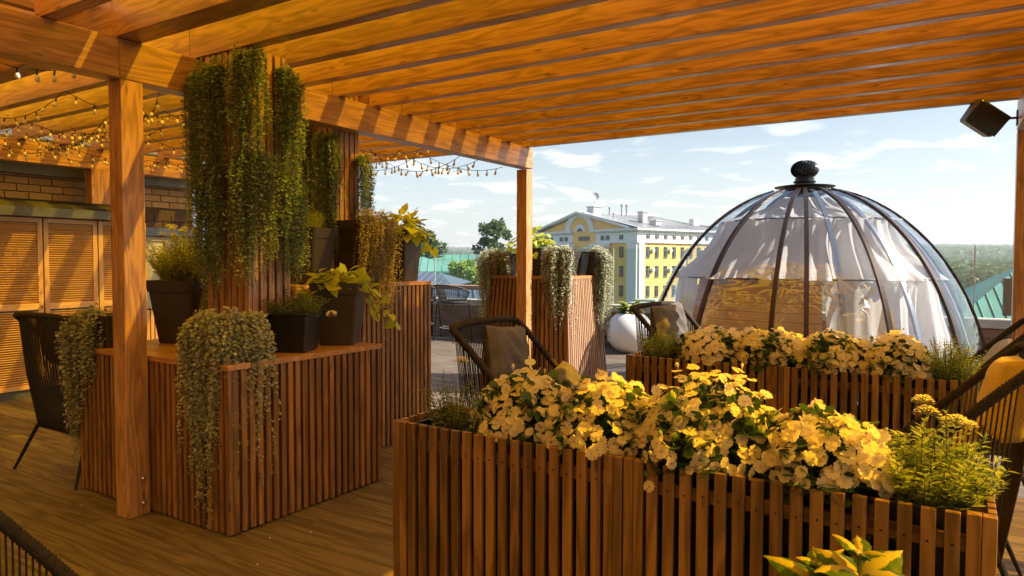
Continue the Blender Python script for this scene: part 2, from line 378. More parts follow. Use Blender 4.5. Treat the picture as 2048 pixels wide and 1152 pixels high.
# terrain: one sheet rising to low hills on the horizon
def height(x, y):
    # distance along the viewing direction, rising slowly to wooded ridges
    d = math.hypot(x, y); az = math.degrees(math.atan2(-x, y))
    base = -15
    if d > 180: base += (d-180)*.012
    k = max(0, min(1, (d-900)/2600)); k = k*k*(3-2*k)
    base += k*(19 + 15*math.cos(math.radians(az*2)) + 3*math.sin(az*.37))
    return base
def terrain():
    mb = MB(); rad = [0, 12, 30, 60, 100, 150, 220, 320, 460, 650, 900, 1200, 1500, 1850, 2200, 2600, 3000, 3500, 4200, 5200, 7000]
    vs = []; n = 120
    for r in rad:
        for k in range(n):
            a = 2*math.pi*k/n; x, y = r*math.cos(a), r*math.sin(a); vs.append((x, y, height(x, y) if r else -15))
    fs = [(i*n+k, i*n+(k+1) % n, (i+1)*n+(k+1) % n, (i+1)*n+k) for i in range(len(rad)-1) for k in range(n)]
    mb.add(vs, fs)
    m, t, o = mat('countryside'); p = princ(t, o, Roughness=.95)
    tc = N(t, 'ShaderNodeTexCoord'); n1 = N(t, 'ShaderNodeTexNoise', in_Scale=.012, in_Detail=10.0, in_Roughness=.7); t.links.new(tc.outputs['Object'], n1.inputs['Vector'])
    r = ramp(t, [(.35, (.035, .055, .03)), (.55, (.07, .09, .04)), (.7, (.15, .14, .07))], n1.outputs[0]); t.links.new(r.outputs[0], p.inputs['Base Color'])
    struct(obj('terrain', mb, m))
terrain()

# ================================================================== PERGOLA
PX = [-8.88, -4.35, .48, 5.1]
perg = thing('pergola', 'stained timber pergola with deep close rafters and amber roof over the deck', 'pergola', (-4.35, 2.43, 0))
def part(name, mb, mat, parent, **k): return obj(name, mb, mat, parent, **k)
def post(x, y, z1=2.68, z0=0): mb = MB(); mb.box(x-.07, x+.07, y-.07, y+.07, z0, z1, 2); return part('post', mb, M_rafter, perg, bevel=.004)
p0 = post(-4.35, 2.43, 2.694)
for x, y in ((-4.35, 7.18), (.48, 7.18), (5.1, 7.18), (.48, -3), (5.1, 2.43), (-4.35, -3), (5.1, -3)): post(x, y)
for z in (.20, .045):
    mb = MB(); mb.tube([(-4.28, 2.455, z+.035), (-4.268, 2.455, z+.035)], .017, 10); mb.tube([(-4.269, 2.455, z+.035), (-4.258, 2.455, z+.035)], .010, 6); o = obj('bolt', mb, M_bolt, p0, smooth=False)
for x in PX:      # beams along y
    for (a, b) in ((-3.2, 2.36), (2.36, 7.255)):
        mb = MB(); mb.box(x-.07, x+.07, a+.0, b-.002, 2.697, 2.937, 1); part('beam', mb, M_rafter, perg, bevel=.004)
# main cross beam over the front posts
for (a, b) in ((-9.0, -4.325), (-4.322, .5), (.503, 5.2)):
    mb = MB(); mb.box(a, b, 2.34, 2.505, 2.940, 3.168, 0); part('beam', mb, M_rafter, perg, bevel=.004)
ys = [2.865+.4235*k for k in range(11)]
bays = ((-8.95, -4.353), (-4.350, .478), (.481, 5.17))
for k, y in enumerate(ys):
    for b, (a, c) in enumerate(bays):
        if b == 2 and k % 4 != 3: continue      # rafters left out of the unseen right bay to let sun in
        mb = MB(); mb.box(a, c, y, y+.085, 2.940, 3.168, 0, tone=random.random()); part('rafter', mb, M_rafter, perg, bevel=.003 if b == 1 else 0)
for k in range(13):   # near bays, right of the post: same direction
    y = 1.93-.4235*k
    if y < -3.2: break
    for (a, c) in (bays[1:] if k % 4 == 1 else bays[1:2]):  # unseen right bay thinned here too, for more sun
        mb = MB(); mb.box(a, c, y, y+.085, 2.940, 3.168, 0); part('rafter', mb, M_rafter, perg)
x = -4.52
while x > -9.0:       # near left bay: rafters run the other way, laid on top of the beam
    mb = MB(); mb.box(x-.07, x, -3.2, 2.50, 3.172, 3.40, 1); part('rafter', mb, M_rafter, perg); x -= .395
for (a, c, y0, y1, z, m) in ((-9.1, -4.405, 2.62, 7.27, 3.175, 2), (-4.4, -1.9, 2.32, 7.27, 3.175, 0), (-1.896, .90, 2.32, 2.996, 3.175, 1), (-1.896, -1.604, 3.0, 3.70, 3.175, 1), (-1.60, -.15, 3.0, 3.70, 3.175, 1), (-.146, .90, 3.0, 3.70, 3.175, 1), (-1.896, .90, 3.704, 5.0, 3.175, 1), (-1.896, .10, 5.004, 7.27, 3.175, 1), (.904, 4.2, 2.32, 5.0, 3.175, 3), (.104, 4.2, 5.004, 7.27, 3.175, 3), (4.204, 5.25, 2.32, 7.27, 3.175, 1), (-4.40, 1.5, -3.3, 2.316, 3.175, 1), (1.504, 5.25, -3.3, 2.316, 3.175, 3), (-9.1, -4.40, -3.3, 2.6, 3.41, 1)):  # panel layout made up so sun falls on chosen spots
    mb = MB(); mb.box(a, c, y0, y1, z+.008, z+.016); part('roof_sheet', mb, (M_roofc, M_roofo, M_roofl, M_roofr)[m], perg)
# posts against the wall
for y in (4.62, 7.18, 1.6): mb = MB(); mb.box(-8.965, -8.80, y-.135, y+.135, 2.28 if y < 5 else 0, 2.695, 2); part('wall_post', mb, M_rafter, perg, bevel=.004)

# ================================================================== WALL + CABINETS
def bricks(y0, y1, z0, z1, x, name, cols, mortar, bw=.25, bh=.088, g=.012):
    mb = MB(); r = 0; z = z0
    while z+bh <= z1+.001:
        y = y0 - (bw/2 if r % 2 else 0)
        while y < y1:
            a, b = max(y, y0), min(y+bw-g, y1)
            if b-a > .02: mb.box(x-.02, x+.012+random.uniform(0, .003), a, b, z, z+bh-g)
            y += bw
        z += bh; r += 1
    m, t, o = mat(name+'_brick'); p = princ(t, o, Roughness=.7)
    tn = attr(t, 'tone'); cr = ramp(t, [(0, cols[0]), (1, cols[1])], tn.outputs['Fac'])
    g_ = attr(t, 'gc'); nz = N(t, 'ShaderNodeTexNoise', in_Scale=30.0, in_Detail=5.0); t.links.new(g_.outputs['Vector'], nz.inputs['Vector'])
    hv = N(t, 'ShaderNodeHueSaturation'); mr = N(t, 'ShaderNodeMapRange'); mr.inputs[3].default_value = .75; mr.inputs[4].default_value = 1.25; t.links.new(nz.outputs[0], mr.inputs[0]); t.links.new(mr.outputs[0], hv.inputs['Value']); t.links.new(cr.outputs[0], hv.inputs['Color']); t.links.new(hv.outputs[0], p.inputs['Base Color'])
    return mb, m
wall = thing('brick_wall', 'yellow and brown brick wall with dark tin ledge behind the louvred cabinets', 'wall', (-9.3, 4, 0))
mb = MB(); mb.box(-9.6, -9.262, -3, 6.1, 0, 1.98); mb.box(-9.6, -9.262, -3, 6.1, 1.98, 3.4); part('mortar', mb, plain('mortar', (.10, .085, .065), .9), wall)
mb, m = bricks(-3, 6.1, 2.32, 2.68, -9.255, 'yellow', ((.42, .29, .14), (.56, .40, .22)), None); part('yellow_bricks', mb, m, wall)
mb, m = bricks(4.9, 6.1, 2.05, 2.31, -9.253, 'brown', ((.075, .045, .035), (.12, .075, .06)), None); part('brown_bricks', mb, m, wall)
mb = MB(); mb.box(-9.25, -9.10, -3, 6.1, 2.60, 2.935); part('fascia', mb, M_tin, wall)
mb = MB()       # sloping tin ledge
for (a, b) in ((-3, 5.12),):
    vs = [(-9.25, a, 2.30), (-8.86, a, 2.20), (-8.86, a, 2.10), (-9.25, a, 2.10), (-9.25, b, 2.30), (-8.86, b, 2.20), (-8.86, b, 2.10), (-9.25, b, 2.10)]
    mb.add(vs, [(0, 1, 5, 4), (1, 2, 6, 5), (2, 3, 7, 6), (0, 3, 2, 1), (4, 5, 6, 7)])
part('ledge', mb, M_tin, wall)
mb = MB(); mb.box(-9.24, -9.10, 5.15, 6.1, 1.93, 2.04); part('lintel', mb, plain('grey_blue_metal', (.12, .13, .15), .35, metal=.5), wall)
# window under the lintel, its pale reflection painted into the colour
win = MB(); win.box(-9.24, -9.19, 5.2, 6.08, .95, 1.92); wn = part('window', win, plain('window_painted_reflection', (.55, .56, .48), .3, noise=.2, nscale=2), wall)
mb = MB()
for y in (5.2, 5.62, 6.04): mb.box(-9.186, -9.16, y, y+.045, .95, 1.92)
mb.box(-9.184, -9.158, 5.245, 6.04, .95, .99); mb.box(-9.184, -9.158, 5.245, 6.04, 1.86, 1.92); obj('window_frame', mb, M_concrete, wn)
mb = MB(); y = 5.16
while y < 6.1: mb.box(-9.20, -9.15, y, y+.042, 0, .93, 2); y += .06
part('slat_panel', mb, M_louver, wall)

cab = None; ycab = 2.19
for k in range(5):
    c = thing('louvred_cabinet', ['', '', 'louvred cabinet cut by the left edge of the photo, left of the black chair back', 'louvred cabinet with its whole door in view, directly above the black chair', 'louvred cabinet partly hidden by the thick corner post'][k] if k > 1 else 'louvred cabinet outside the frame further left', 'cabinet', (-9.1, ycab+.31, 0), 'louvred cabinets along the brick wall') if k > 1 else None
    y0 = ycab; y1 = ycab+.615
    if c is None: ycab += .625; continue
    mb = MB(); mb.box(-9.24, -9.11, y0, y1, .09, 2.095, 2); mb.box(-9.24, -9.12, y0, y1, 0, .085, 1, tone=.0); part('carcass', mb, M_tin, c)
    fr = MB(); fr.box(-9.107, -9.07, y0+.004, y0+.055, .10, 2.09, 2); fr.box(-9.107, -9.07, y1-.055, y1-.004, .10, 2.09, 2)
    for z in (.10, 1.02, 2.04): fr.box(-9.106, -9.071, y0+.056, y1-.056, z, z+(.05 if z != 1.02 else .075), 1)
    dr = part('door', fr, M_louver, c)
    lv = MB(); z = .16
    while z < 2.03:
        if not (1.0 < z < 1.10):
            M = Matrix.Translation((-9.09, (y0+y1)/2, z)) @ Matrix.Rotation(R(-38), 4, 'Y')
            lv.box(-.019, .019, -(y1-y0)/2+.057, (y1-y0)/2-.057, -.0035, .0035, 1, M=M)
        z += .0265
    obj('louvres', lv, M_louver, dr)
    mb = MB(); mb.tube([(-9.068, y1-.03, 1.06), (-9.045, y1-.03, 1.06), (-9.045, y1-.03, 1.03)], .006, 6); obj('knob', mb, M_black, dr)
    ycab += .625

back = thing('brick_wall', 'brick wall added behind the viewer, outside the frame, to block sky light', 'wall', (0, -4.3, 0))  # unseen wall added to keep sky light out from behind
mb = MB(); mb.box(-9.6, 7.6, -4.5, -4.13, 0, 3.6); part('mortar', mb, bpy.data.materials['mortar'], back)
mb = MB(); r_ = 0; z = 0
while z < 3.5:
    x = -9.5-(.25 if r_ % 2 else 0)
    while x < 7.5: mb.box(max(x, -9.6), min(x+.488, 7.6), -4.131, -4.112, z, z+.162); x += .5
    z += .176; r_ += 1
part('bricks', mb, bpy.data.materials['yellow_brick'], back)

# ================================================================== SLATTED COUNTERS, COLUMNS
def slats_along(mb, axis, a, b, face, z0, z1, pitch, w, d, out, cw=None):
    """vertical slats on a face. axis 'x' or 'y' is the run direction, face the plane of the slat fronts, out +1/-1 outward"""
    n = max(1, round((b-a-w)/pitch)); p = (b-a-w)/n
    for k in range(n+1):
        s0 = a+k*p; f0, f1 = sorted((face, face-out*d))
        jz = 0
        if axis == 'x': mb.box(s0, s0+w, f0, f1, z0+jz, z1, 2)
        else: mb.box(f0, f1, s0, s0+w, z0+jz, z1, 2)
def counter(name, label, x0, x1, y0, y1, h, pitch=.0573, w=.036, matl=M_slat, cat='counter', th=.034):
    c = thing(name, label, cat, ((x0+x1)/2, (y0+y1)/2, 0), 'slatted planter counters')
    mb = MB(); mb.box(x0+.035, x1-.035, y0+.035, y1-.035, .02, h-.04); part('core', mb, M_dark, c)
    for (ax, a, b, f, o) in (('x', x0, x1, y0, -1), ('y', y0+.032, y1, x1, 1), ('x', x0, x1-.032, y1, 1), ('y', y0+.032, y1-.032, x0, -1)):
        mb = MB(); slats_along(mb, ax, a, b, f, .012, h-th-.002, pitch, w, .03, o); part('slat_panel', mb, matl, c, bevel=.0015)
    mb = MB(); n = max(1, round((y1-y0)/.16))
    for k in range(n): mb.box(x0-.004, x1+.004, y0-.004+(y1-y0+.008)*k/n, y0-.004+(y1-y0+.008)*(k+1)/n-.0015, h-th, h, 0)
    part('top', mb, M_top, c, bevel=.002)
    return c
counter('low_counter', 'waist-high slatted counter with the trailing plant over its near corner', -5.15, -3.50, 2.513, 3.78, 1.0)
counter('tall_counter', 'taller slatted counter joined behind the low one, ending beside the open deck', -5.142, -4.10, 3.50, 5.10, 1.415)
def column(name, label, x0, x1, y0, y1, z0, z1):
    c = thing(name, label, 'column', ((x0+x1)/2, (y0+y1)/2, z0), 'slatted columns carrying the hanging plants')
    mb = MB(); mb.box(x0+.03, x1-.03, y0+.03, y1-.03, z0, z1-.01); part('core', mb, M_dark, c)
    mb = MB()
    slats_along(mb, 'x', x0, x1, y0, z0+.002, z1, .066, .045, .025, -1); slats_along(mb, 'y', y0+.03, y1, x1, z0+.002, z1, .066, .045, .025, 1)
    slats_along(mb, 'x', x0, x1-.03, y1, z0+.002, z1, .066, .045, .025, 1); slats_along(mb, 'y', y0+.03, y1-.03, x0, z0+.002, z1, .066, .045, .025, -1)
    part('slats', mb, M_rafter, c, bevel=.0015)
column('slatted_column', 'near slatted column standing on the low counter under the grey-green hanging plants', -4.21, -3.79, 2.88, 3.21, 1.002, 2.938)
column('slatted_column', 'far slatted column behind the cross beam, standing on the tall counter', -4.90, -4.46, 4.23, 4.545, 1.417, 3.165)

# tapered slatted block further out on the deck
def tower():
    x0, x1, y0, y1, h = -5.03, -3.92, 7.45, 8.35, 1.42; e = .10
    c = thing('tapered_counter', 'tapered slatted counter on the open deck behind the slim post, wider at its foot', 'counter', (-4.5, 7.9, 0), 'slatted planter counters')
    def q(u, v, z):  # footprint grows towards the floor
        k = e*(1-z/h); return Vector((x0-k+(x1-x0+2*k)*u, y0-k+(y1-y0+2*k)*v, z))
    def panel(P0, P1, nrm, n, w, matl):
        mb = MB()
        for i in range(n):
            a0, a1 = i/n, (i+w)/n; vs = []
            for z in (.01, h-.036):
                A = P0(z); B = P1(z)
                for s in (a0, a1):
                    for d in (0, .022): vs.append(A+(B-A)*s-Vector(nrm)*d)
            o = Vector((random.uniform(0, 30),)*3)
            gs = [Vector((v.z, v.x, v.y))+o for v in vs]
            mb.add(vs, [(0, 2, 6, 4), (1, 5, 7, 3), (0, 4, 5, 1), (2, 3, 7, 6), (0, 1, 3, 2), (4, 6, 7, 5)], gs)
        return mb
    part('slat_panel', panel(lambda z: q(0, 0, z), lambda z: q(1, 0, z), (0, -1, 0), 19, .68, 0), M_slat, c)
    part('slat_panel', panel(lambda z: q(1, 0, z), lambda z: q(1, 1, z), (1, 0, 0), 20, .62, 0), M_greyslat, c)  # paler colour here stands for the light on this side
    mb = MB(); vs = [q(u, v, z)+Vector(((.5-u)*.05, (.5-v)*.05, 0)) for z in (.02, h-.04) for v in (0, 1) for u in (0, 1)]
    mb.add(vs, [(0, 2, 3, 1), (4, 5, 7, 6), (0, 1, 5, 4), (2, 6, 7, 3), (0, 4, 6, 2), (1, 3, 7, 5)]); part('core', mb, M_dark, c)
    mb = MB(); mb.box(x0-.006, x1+.006, y0-.006, y1+.006, h-.035, h, 0); part('top', mb, M_top, c)
tower()

# ================================================================== PLANTER BOXES
def planter(name, label, x0, x1, y0, y1, h=.9):
    c = thing(name, label, 'planter', ((x0+x1)/2, (y0+y1)/2, 0), 'slatted planter boxes')
    sw = .038; pitch = .0577
    for y, o in ((y0, -1), (y1, 1)):
        mb = MB(); a = x0+.075; b = x1-.075; n = round((b-a)/pitch)
        for k in range(n):
            cx = a+(k+.5)*(b-a)/n; f0, f1 = sorted((y, y-o*.022))
            mb.box(cx-sw/2, cx+sw/2, f0, f1, .012, h+random.uniform(-.002, .002), 2)
        for s in (x0, x1-.072): mb.box(s, s+.035, *sorted((y, y-o*.035)), .012, h+.002, 2); mb.box(s+.037, s+.072, *sorted((y, y-o*.035)), .012, h+.001, 2)
        part('slat_panel', mb, M_plslat, c, bevel=.0018)
    for x, o in ((x0, -1), (x1, 1)):
        mb = MB(); a = y0+.04; b = y1-.04; n = round((b-a)/.0577)
        for k in range(n): cy = a+(k+.5)*(b-a)/n; mb.box(*sorted((x, x-o*.022)), cy-sw/2, cy+sw/2, .012, h, 2)
        part('end_slats', mb, M_plslat, c, bevel=.0018)
    for z in (h-.115, .12):
        mb = MB()
        mb.box(x0+.03, x1-.03, y0+.024, y0+.044, z, z+.045, 0); mb.box(x0+.03, x1-.03, y1-.044, y1-.024, z, z+.045, 0)
        mb.box(x0+.024, x0+.044, y0+.05, y1-.05, z, z+.045, 1); mb.box(x1-.044, x1-.024, y0+.05, y1-.05, z, z+.045, 1)
        part('rail', mb, M_plslat, c)
    mb = MB(); a = x0+.075; b = x1-.075; n = round((b-a)/pitch)
    for k in range(n):
        cx = a+(k+.5)*(b-a)/n+random.uniform(-.004, .004)
        for z in (h-.093+random.uniform(-.006, .006), .14): mb.tube([(cx, y0-.0015, z), (cx, y0+.002, z)], .0038, 6)
    o = part('screws', mb, M_metal, c); o['kind'] = 'stuff'
    mb = MB(); mb.box(x0+.06, x1-.06, y0+.06, y1-.06, .02, h-.27); part('liner', mb, M_dark, c)
    return c
PA = (-2.07, -.985, .115)
P1Y, P2Y, PD = 2.305, 4.885, .43
planter('slatted_planter_box', 'nearest planter box on the left, its seam under the second white impatiens clump', PA[0], PA[1]-.003, P1Y, P1Y+PD)
planter('slatted_planter_box', 'nearest planter box on the right, behind the yellow-green coleus leaves', PA[1]+.003, PA[2], P1Y, P1Y+PD)
planter('slatted_planter_box', 'farther planter box on the left, beside the white ball pot', PA[0], PA[1]-.003, P2Y, P2Y+PD)
planter('slatted_planter_box', 'farther planter box on the right, in front of the transparent dome', PA[1]+.003, PA[2], P2Y, P2Y+PD)

# ================================================================== PLANT BUILDERS
def rvec(n, s=1.0): return rng.normal(0, s, (n, 3))
def hanging(name, label, top, normal, width, length, ns, mats, group, size=.015, kind='quad', step=.016, spread=.07, bulge=.10, ragged=.35, top_h=.06, sideways=.0, pot=None, density=2):
    """a cascade: strands start in a row `width` wide, arch out along `normal` and hang"""
    t = thing(name, label, 'plant', top, group)
    n = Vector(normal).normalized(); side = Vector((-n.y, n.x, 0))
    P = []; D = []; Nn = []; SZ = []; T = []; st = MB()
    for i in range(ns):
        u = random.uniform(-.5, .5); ln = length*(1-ragged*random.random()**1.3)*(1-.25*abs(u*2)**3)
        out = bulge*random.uniform(.25, 1)+.01; s0 = u*width; drift = random.uniform(-spread, spread)
        p = Vector(top)+side*s0*.85+n*random.gauss(0, .02)+Vector((0, 0, random.gauss(0, .022))); rise = top_h*random.uniform(.2, 1)
        path = []; m = max(6, int((ln+out)/step)); ph = random.uniform(0, 6); wob = random.uniform(.004, .014)
        tone0 = random.uniform(0, .5)
        for k in range(m):
            s = k/m; a = min(1, s*m*step/(.14))
            o_ = out*math.sin(a*math.pi/2)*(1-.25*s); z = rise*math.sin(min(1, a*1.6)*math.pi)*.9 if a < .62 else 0
            drop = max(0, s*m*step-.06)
            q = p+n*o_+side*(drift*s+wob*math.sin(ph+s*ln*18)+s0*.15*a)+Vector((0, 0, z-drop)); path.append(q)
        if len(path) < 3: continue
        for k in range(1, m):
            d = (path[k]-path[k-1])
            for j in range(density):
                ang = random.uniform(0, 6.28)
                r = n*math.cos(ang)*.9+side*math.sin(ang)+Vector((0, 0, random.uniform(-.5, .35)))+n*.35
                P.append(path[k].lerp(path[k-1], random.random())+Vector((random.gauss(0, .005), random.gauss(0, .005), random.uniform(-.012, .012)))); D.append(r); Nn.append(Vector((0, 0, .8))+n*.5+Vector((random.gauss(0, .35), random.gauss(0, .35), random.gauss(0, .3)))); SZ.append(size*random.uniform(.55, 1.25)*(1-.35*(k/m)**3)); T.append(min(1, tone0+random.random()*.55))
        if i % 2 == 0: st.tube(path[::4]+[path[-1]], .0011, 3, cap=False)
    if pot: pot(t)
    leaves('foliage', P, D, Nn, SZ, kind, mats, t, T, extra=st)
    return t
def bush(t, c, rx, ry, rz, n, size, kind, mats, up=.5, inner=.35, elo=-.15, tone=None, name='foliage', z0=0, droop=.0, extra=None):
    """leaf mass filling an uneven dome"""
    c = np.array(c); ph = rng.uniform(0, 6, 6)
    a = rng.uniform(0, 2*np.pi, n); e = np.arcsin(rng.uniform(elo, 1, n)); rr = inner+(1-inner)*rng.random(n)**.6
    lump = 1+.13*np.sin(3*a+ph[0])+.10*np.sin(5*a+ph[1]+3*e)+.08*np.sin(9*a+ph[2])
    d = np.stack([np.cos(a)*np.cos(e), np.sin(a)*np.cos(e), np.sin(e)], 1)
    P = c+d*np.array([rx, ry, rz])*(rr*lump)[:, None]
    Dv = d*np.array([1, 1, .5])+rvec(n, .45)+np.array([0, 0, up-droop])
    Nn = np.array([0, 0, 1.0])+d*.6+rvec(n, .3)
    return leaves(name, P, Dv, Nn, size*rng.uniform(.6, 1.2, n), kind, mats, t, tone, extra=extra)
def herb(t, c, r, h, ns, size, mats, kind='lance', step=.022, lean=.35, tip=None, per=3, leafstart=.1, zsoil=0, stemr=.0018):
    P = []; D = []; Nn = []; SZ = []; st = MB(); tips = []
    for i in range(ns):
        a = random.uniform(0, 6.28); q = random.random()**.6
        b = Vector(c)+Vector((math.cos(a)*r*q*.55, math.sin(a)*r*q*.55, zsoil))
        ln = h*random.uniform(.5, 1.05)*(1-.25*q); dr = Vector((math.cos(a)*lean*q, math.sin(a)*lean*q, 1)).normalized(); bend = Vector((random.uniform(-.3, .3), random.uniform(-.3, .3), 0))
        path = [b+dr*ln*s+bend*ln*s*s*.4-Vector((0, 0, .12*ln*s*s*q)) for s in np.linspace(0, 1, max(4, int(ln/.03)))]
        st.tube(path, [stemr*(1-.5*k/len(path)) for k in range(len(path))], 3, cap=False); m = int(ln/step)
        for k in range(m):
            s = leafstart+(1-leafstart)*k/m; f = s*(len(path)-1); j = min(int(f), len(path)-2); p = path[j].lerp(path[j+1], f-j)
            for w in range(per):
                an = random.uniform(0, 6.28)
                P.append(p); D.append((math.cos(an), math.sin(an), random.uniform(.1, .9))); Nn.append((random.gauss(0, .3), random.gauss(0, .3), 1)); SZ.append(size*random.uniform(.5, 1.15)*(1.1-.4*s))
        tips.append(path[-1])
    leaves('foliage', P, D, Nn, SZ, kind, mats, t, extra=st)
    return tips
def umbel(t, p, r, up=(0, 0, 1)):
    P = []; D = []; Nn = []; st = MB(); u = Vector(up).normalized()
    n = 70
    for i in range(n):
        a = i*2.399; q = math.sqrt(i/n); v = Vector((math.cos(a)*q*r, math.sin(a)*q*r, -q*q*r*.75+random.uniform(0, .006)))
        rot = Vector((0, 0, 1)).rotation_difference(u); v = rot @ v; P.append(Vector(p)+v)
        D.append((math.cos(a), math.sin(a), .3)); Nn.append(u)
        if i % 6 == 0: st.tube([Vector(p)-u*r*.7, Vector(p)+v], .0008, 3, cap=False)
    leaves('flower_head', P, D, Nn, .0095, 'round', [M_umbel, M_stem], t, extra=st)

# blossom meshes shared by all copies
def blossom_mesh(i):
    mb = MB(); n = 5; ph = random.uniform(0, 1)
    for k in range(n):
        a = 2*math.pi*k/n+ph; w = random.uniform(.9, 1.1)*.56; L_ = random.uniform(.92, 1.08)
        prof = [(0.04, .02), (.3, .40*w), (.62, .84*w), (.86, .80*w), (1.0, .40*w), (.86, 0), (1.0, -.40*w), (.86, -.80*w), (.62, -.84*w), (.3, -.40*w)]
        vs = [Vector((0, 0, 0))]+[]
        tw = random.uniform(-.25, .25); lift = random.uniform(-.05, .2)
        pts = []
        for (r, s) in prof:
            z = .16*r*r*lift*4+.10*abs(s)*.8-.22*max(0, r-.7)+tw*s*.5+.006*k*3
            pts.append(Vector((r*L_, s, z)))
        mid = Vector((.55*L_, 0, -.02+.006*k*3)); pts = [mid]+pts
        ca, sa = math.cos(a), math.sin(a)
        vs = [Vector((p.x*ca-p.y*sa, p.x*sa+p.y*ca, p.z))*.0345 for p in pts]
        gs = [Vector((p.length, 0, 0)) for p in pts]
        mb.add(vs, [(0, j, j % 10+1) for j in range(1, 11)], gs)
    me = bpy.data.meshes.new('blossom'); me.from_pydata([tuple(v) for v in mb.v], [], mb.f)
    a = me.attributes.new('gc', 'FLOAT_VECTOR', 'POINT'); a.data.foreach_set('vector', np.array([tuple(g) for g in mb.g], dtype=np.float32).ravel())
    me.polygons.foreach_set('use_smooth', [True]*len(me.polygons)); me.materials.append(M_petal); return me
BLOS = [blossom_mesh(i) for i in range(6)]
def trough(t, x0, x1, y0, y1, z1, dep=.20):
    mb = MB()
    for (a, b, c, d) in ((x0, x1, y0, y0+.006), (x0, x1, y1-.006, y1), (x0, x0+.006, y0+.006, y1-.006), (x1-.006, x1, y0+.006, y1-.006)): mb.box(a, b, c, d, z1-dep, z1)
    mb.box(x0+.006, x1-.006, y0+.006, y1-.006, z1-dep, z1-dep+.006)
    for (a, b, c, d) in ((x0-.008, x1+.008, y0-.012, y0-.001), (x0-.008, x1+.008, y1+.001, y1+.012), (x0-.012, x0-.001, y0-.001, y1+.001), (x1+.001, x1+.012, y0-.001, y1+.001)): mb.box(a, b, c, d, z1-.014, z1)
    part('trough', mb, M_black, t, bevel=.001)
    mb = MB(); mb.box(x0+.007, x1-.007, y0+.007, y1-.007, z1-.05, z1-.03); part('soil', mb, M_soil, t)
def impatiens(label, cx, cy, r, top, zt, nb, x0, x1, y0, y1, fscale=1.0):
    t = thing('impatiens_trough', label, 'flowers', (cx, cy, zt-.2), 'white flowering troughs in the planter boxes')
    trough(t, x0, x1, y0, y1, zt)
    h = top-zt
    ph = [random.uniform(0, 6) for _ in range(4)]
    lump = lambda a, e: 1+.10*math.sin(2*a+ph[0])+.08*math.sin(5*a+ph[1])+.07*math.sin(4*e+ph[2])
    st = MB()
    for i in range(26):
        a = random.uniform(0, 6.28); q = random.uniform(.2, .95); st.tube([(cx+.05*math.cos(a), cy+.05*math.sin(a), zt-.03), (cx+r*q*.6*math.cos(a), cy+r*q*.6*math.sin(a), zt+h*.45), (cx+r*q*math.cos(a), cy+r*q*math.sin(a), zt+h*.8*(1-q*q*.6))], [.004, .003, .002], 4, cap=False)
    bush(t, (cx, cy, zt-.02), r*.96, r*.80, h*.97, 1500, .042, 'round', [L_imp, M_stem], up=.25, inner=.5, elo=.0, extra=st)
    k = 0; tries = 0; pts = []; extra_b = []; cap_ = nb; nb = int(nb*2.7)
    while k < nb and tries < 9000:
        tries += 1
        a = random.uniform(0, 6.28); e = math.asin(random.uniform(-.18 if random.random() < .14 else .03, 1)); l = lump(a, e)*random.uniform(.93, 1.10)
        d = Vector((math.cos(a)*math.cos(e), math.sin(a)*math.cos(e), math.sin(e)))
        # clusters: denser on the sunny top and in patches
        if math.sin(3*a+ph[3])*math.cos(4*e+ph[1]) < -.5 and random.random() < .4: continue
        if e < .1 and random.random() < .3: continue
        if d.y > .35 and e < .7 and random.random() < .85: continue
        p = Vector((cx, cy, zt+.0))+Vector((d.x*r*l, d.y*r*.83*l, d.z*h*l+(.0 if e > 0 else 0)))
        if any((p-q).length < .021*fscale for q in pts): continue
        pts.append(p); k += 1
        nrm = (d*1.0+Vector((random.gauss(0, .42), random.gauss(0, .42)-.15, random.gauss(0, .35)+.2))).normalized()
        rot = nrm.to_track_quat('Z', 'Y') @ Euler((0, 0, random.uniform(0, 6.28))).to_quaternion(); s = random.uniform(.54, .80)*fscale
        extra_b.append((p, rot, s))
    extra_b.sort(key=lambda e: e[0].y*1.0-e[0].z*.6)      # the ones that show largest become parts
    for (p, rot, s) in extra_b[:min(cap_, 100)]:
        b = bpy.data.objects.new('blossom', random.choice(BLOS)); COL.objects.link(b); b.parent = t
        b.rotation_euler = rot.to_euler(); b.scale = (s, s, s); b.location = p-t.location
    mb = MB()
    for (p, rot, s) in extra_b[min(cap_, 100):]:
        me = random.choice(BLOS); Mx = Matrix.Translation(p) @ rot.to_matrix().to_4x4() @ Matrix.Scale(s, 4)
        gv = me.attributes['gc'].data
        mb.add([Mx @ v.co for v in me.vertices], [tuple(f.vertices) for f in me.polygons], [tuple(g_.vector) for g_ in gv])
    bd = MB()
    for q in range(34):
        (p, rot, s) = random.choice(extra_b); p = p+Vector((random.gauss(0, .02), random.gauss(0, .02)-.01, random.gauss(0, .015)+.012)); r_ = random.uniform(.004, .0075)
        ax = Vector((random.gauss(0, .5), random.gauss(0, .5)-.3, 1)).normalized(); bd.tube([p-ax*.018, p-ax*.008, p, p+ax*r_, p+ax*r_*2.2], [.001, .0012, r_*.8, r_, .001], 6)
    o = part('buds', bd, M_umbel_bud, t, smooth=True); o['kind'] = 'stuff'
    if mb.v: o = part('blossoms', mb, M_petal, t, smooth=True); o['kind'] = 'stuff'
    return t
yo = P1Y+.215
imp = [(-1.50, .235, 1.105, 92, -1.735, -1.31, 'white impatiens at the left of the nearest row, in front of the middle rope chair'),
       (-1.13, .235, 1.105, 96, -1.295, -1.03, 'white impatiens second in the nearest row, above the seam of the two boxes'),
       (-.745, .27, 1.155, 100, -.92, -.56, 'fullest white impatiens clump of the nearest row, spilling lowest over the slats'),
       (-.36, .225, 1.085, 98, -.545, -.215, 'white impatiens at the right of the nearest row, beside the cream-headed herbs')]
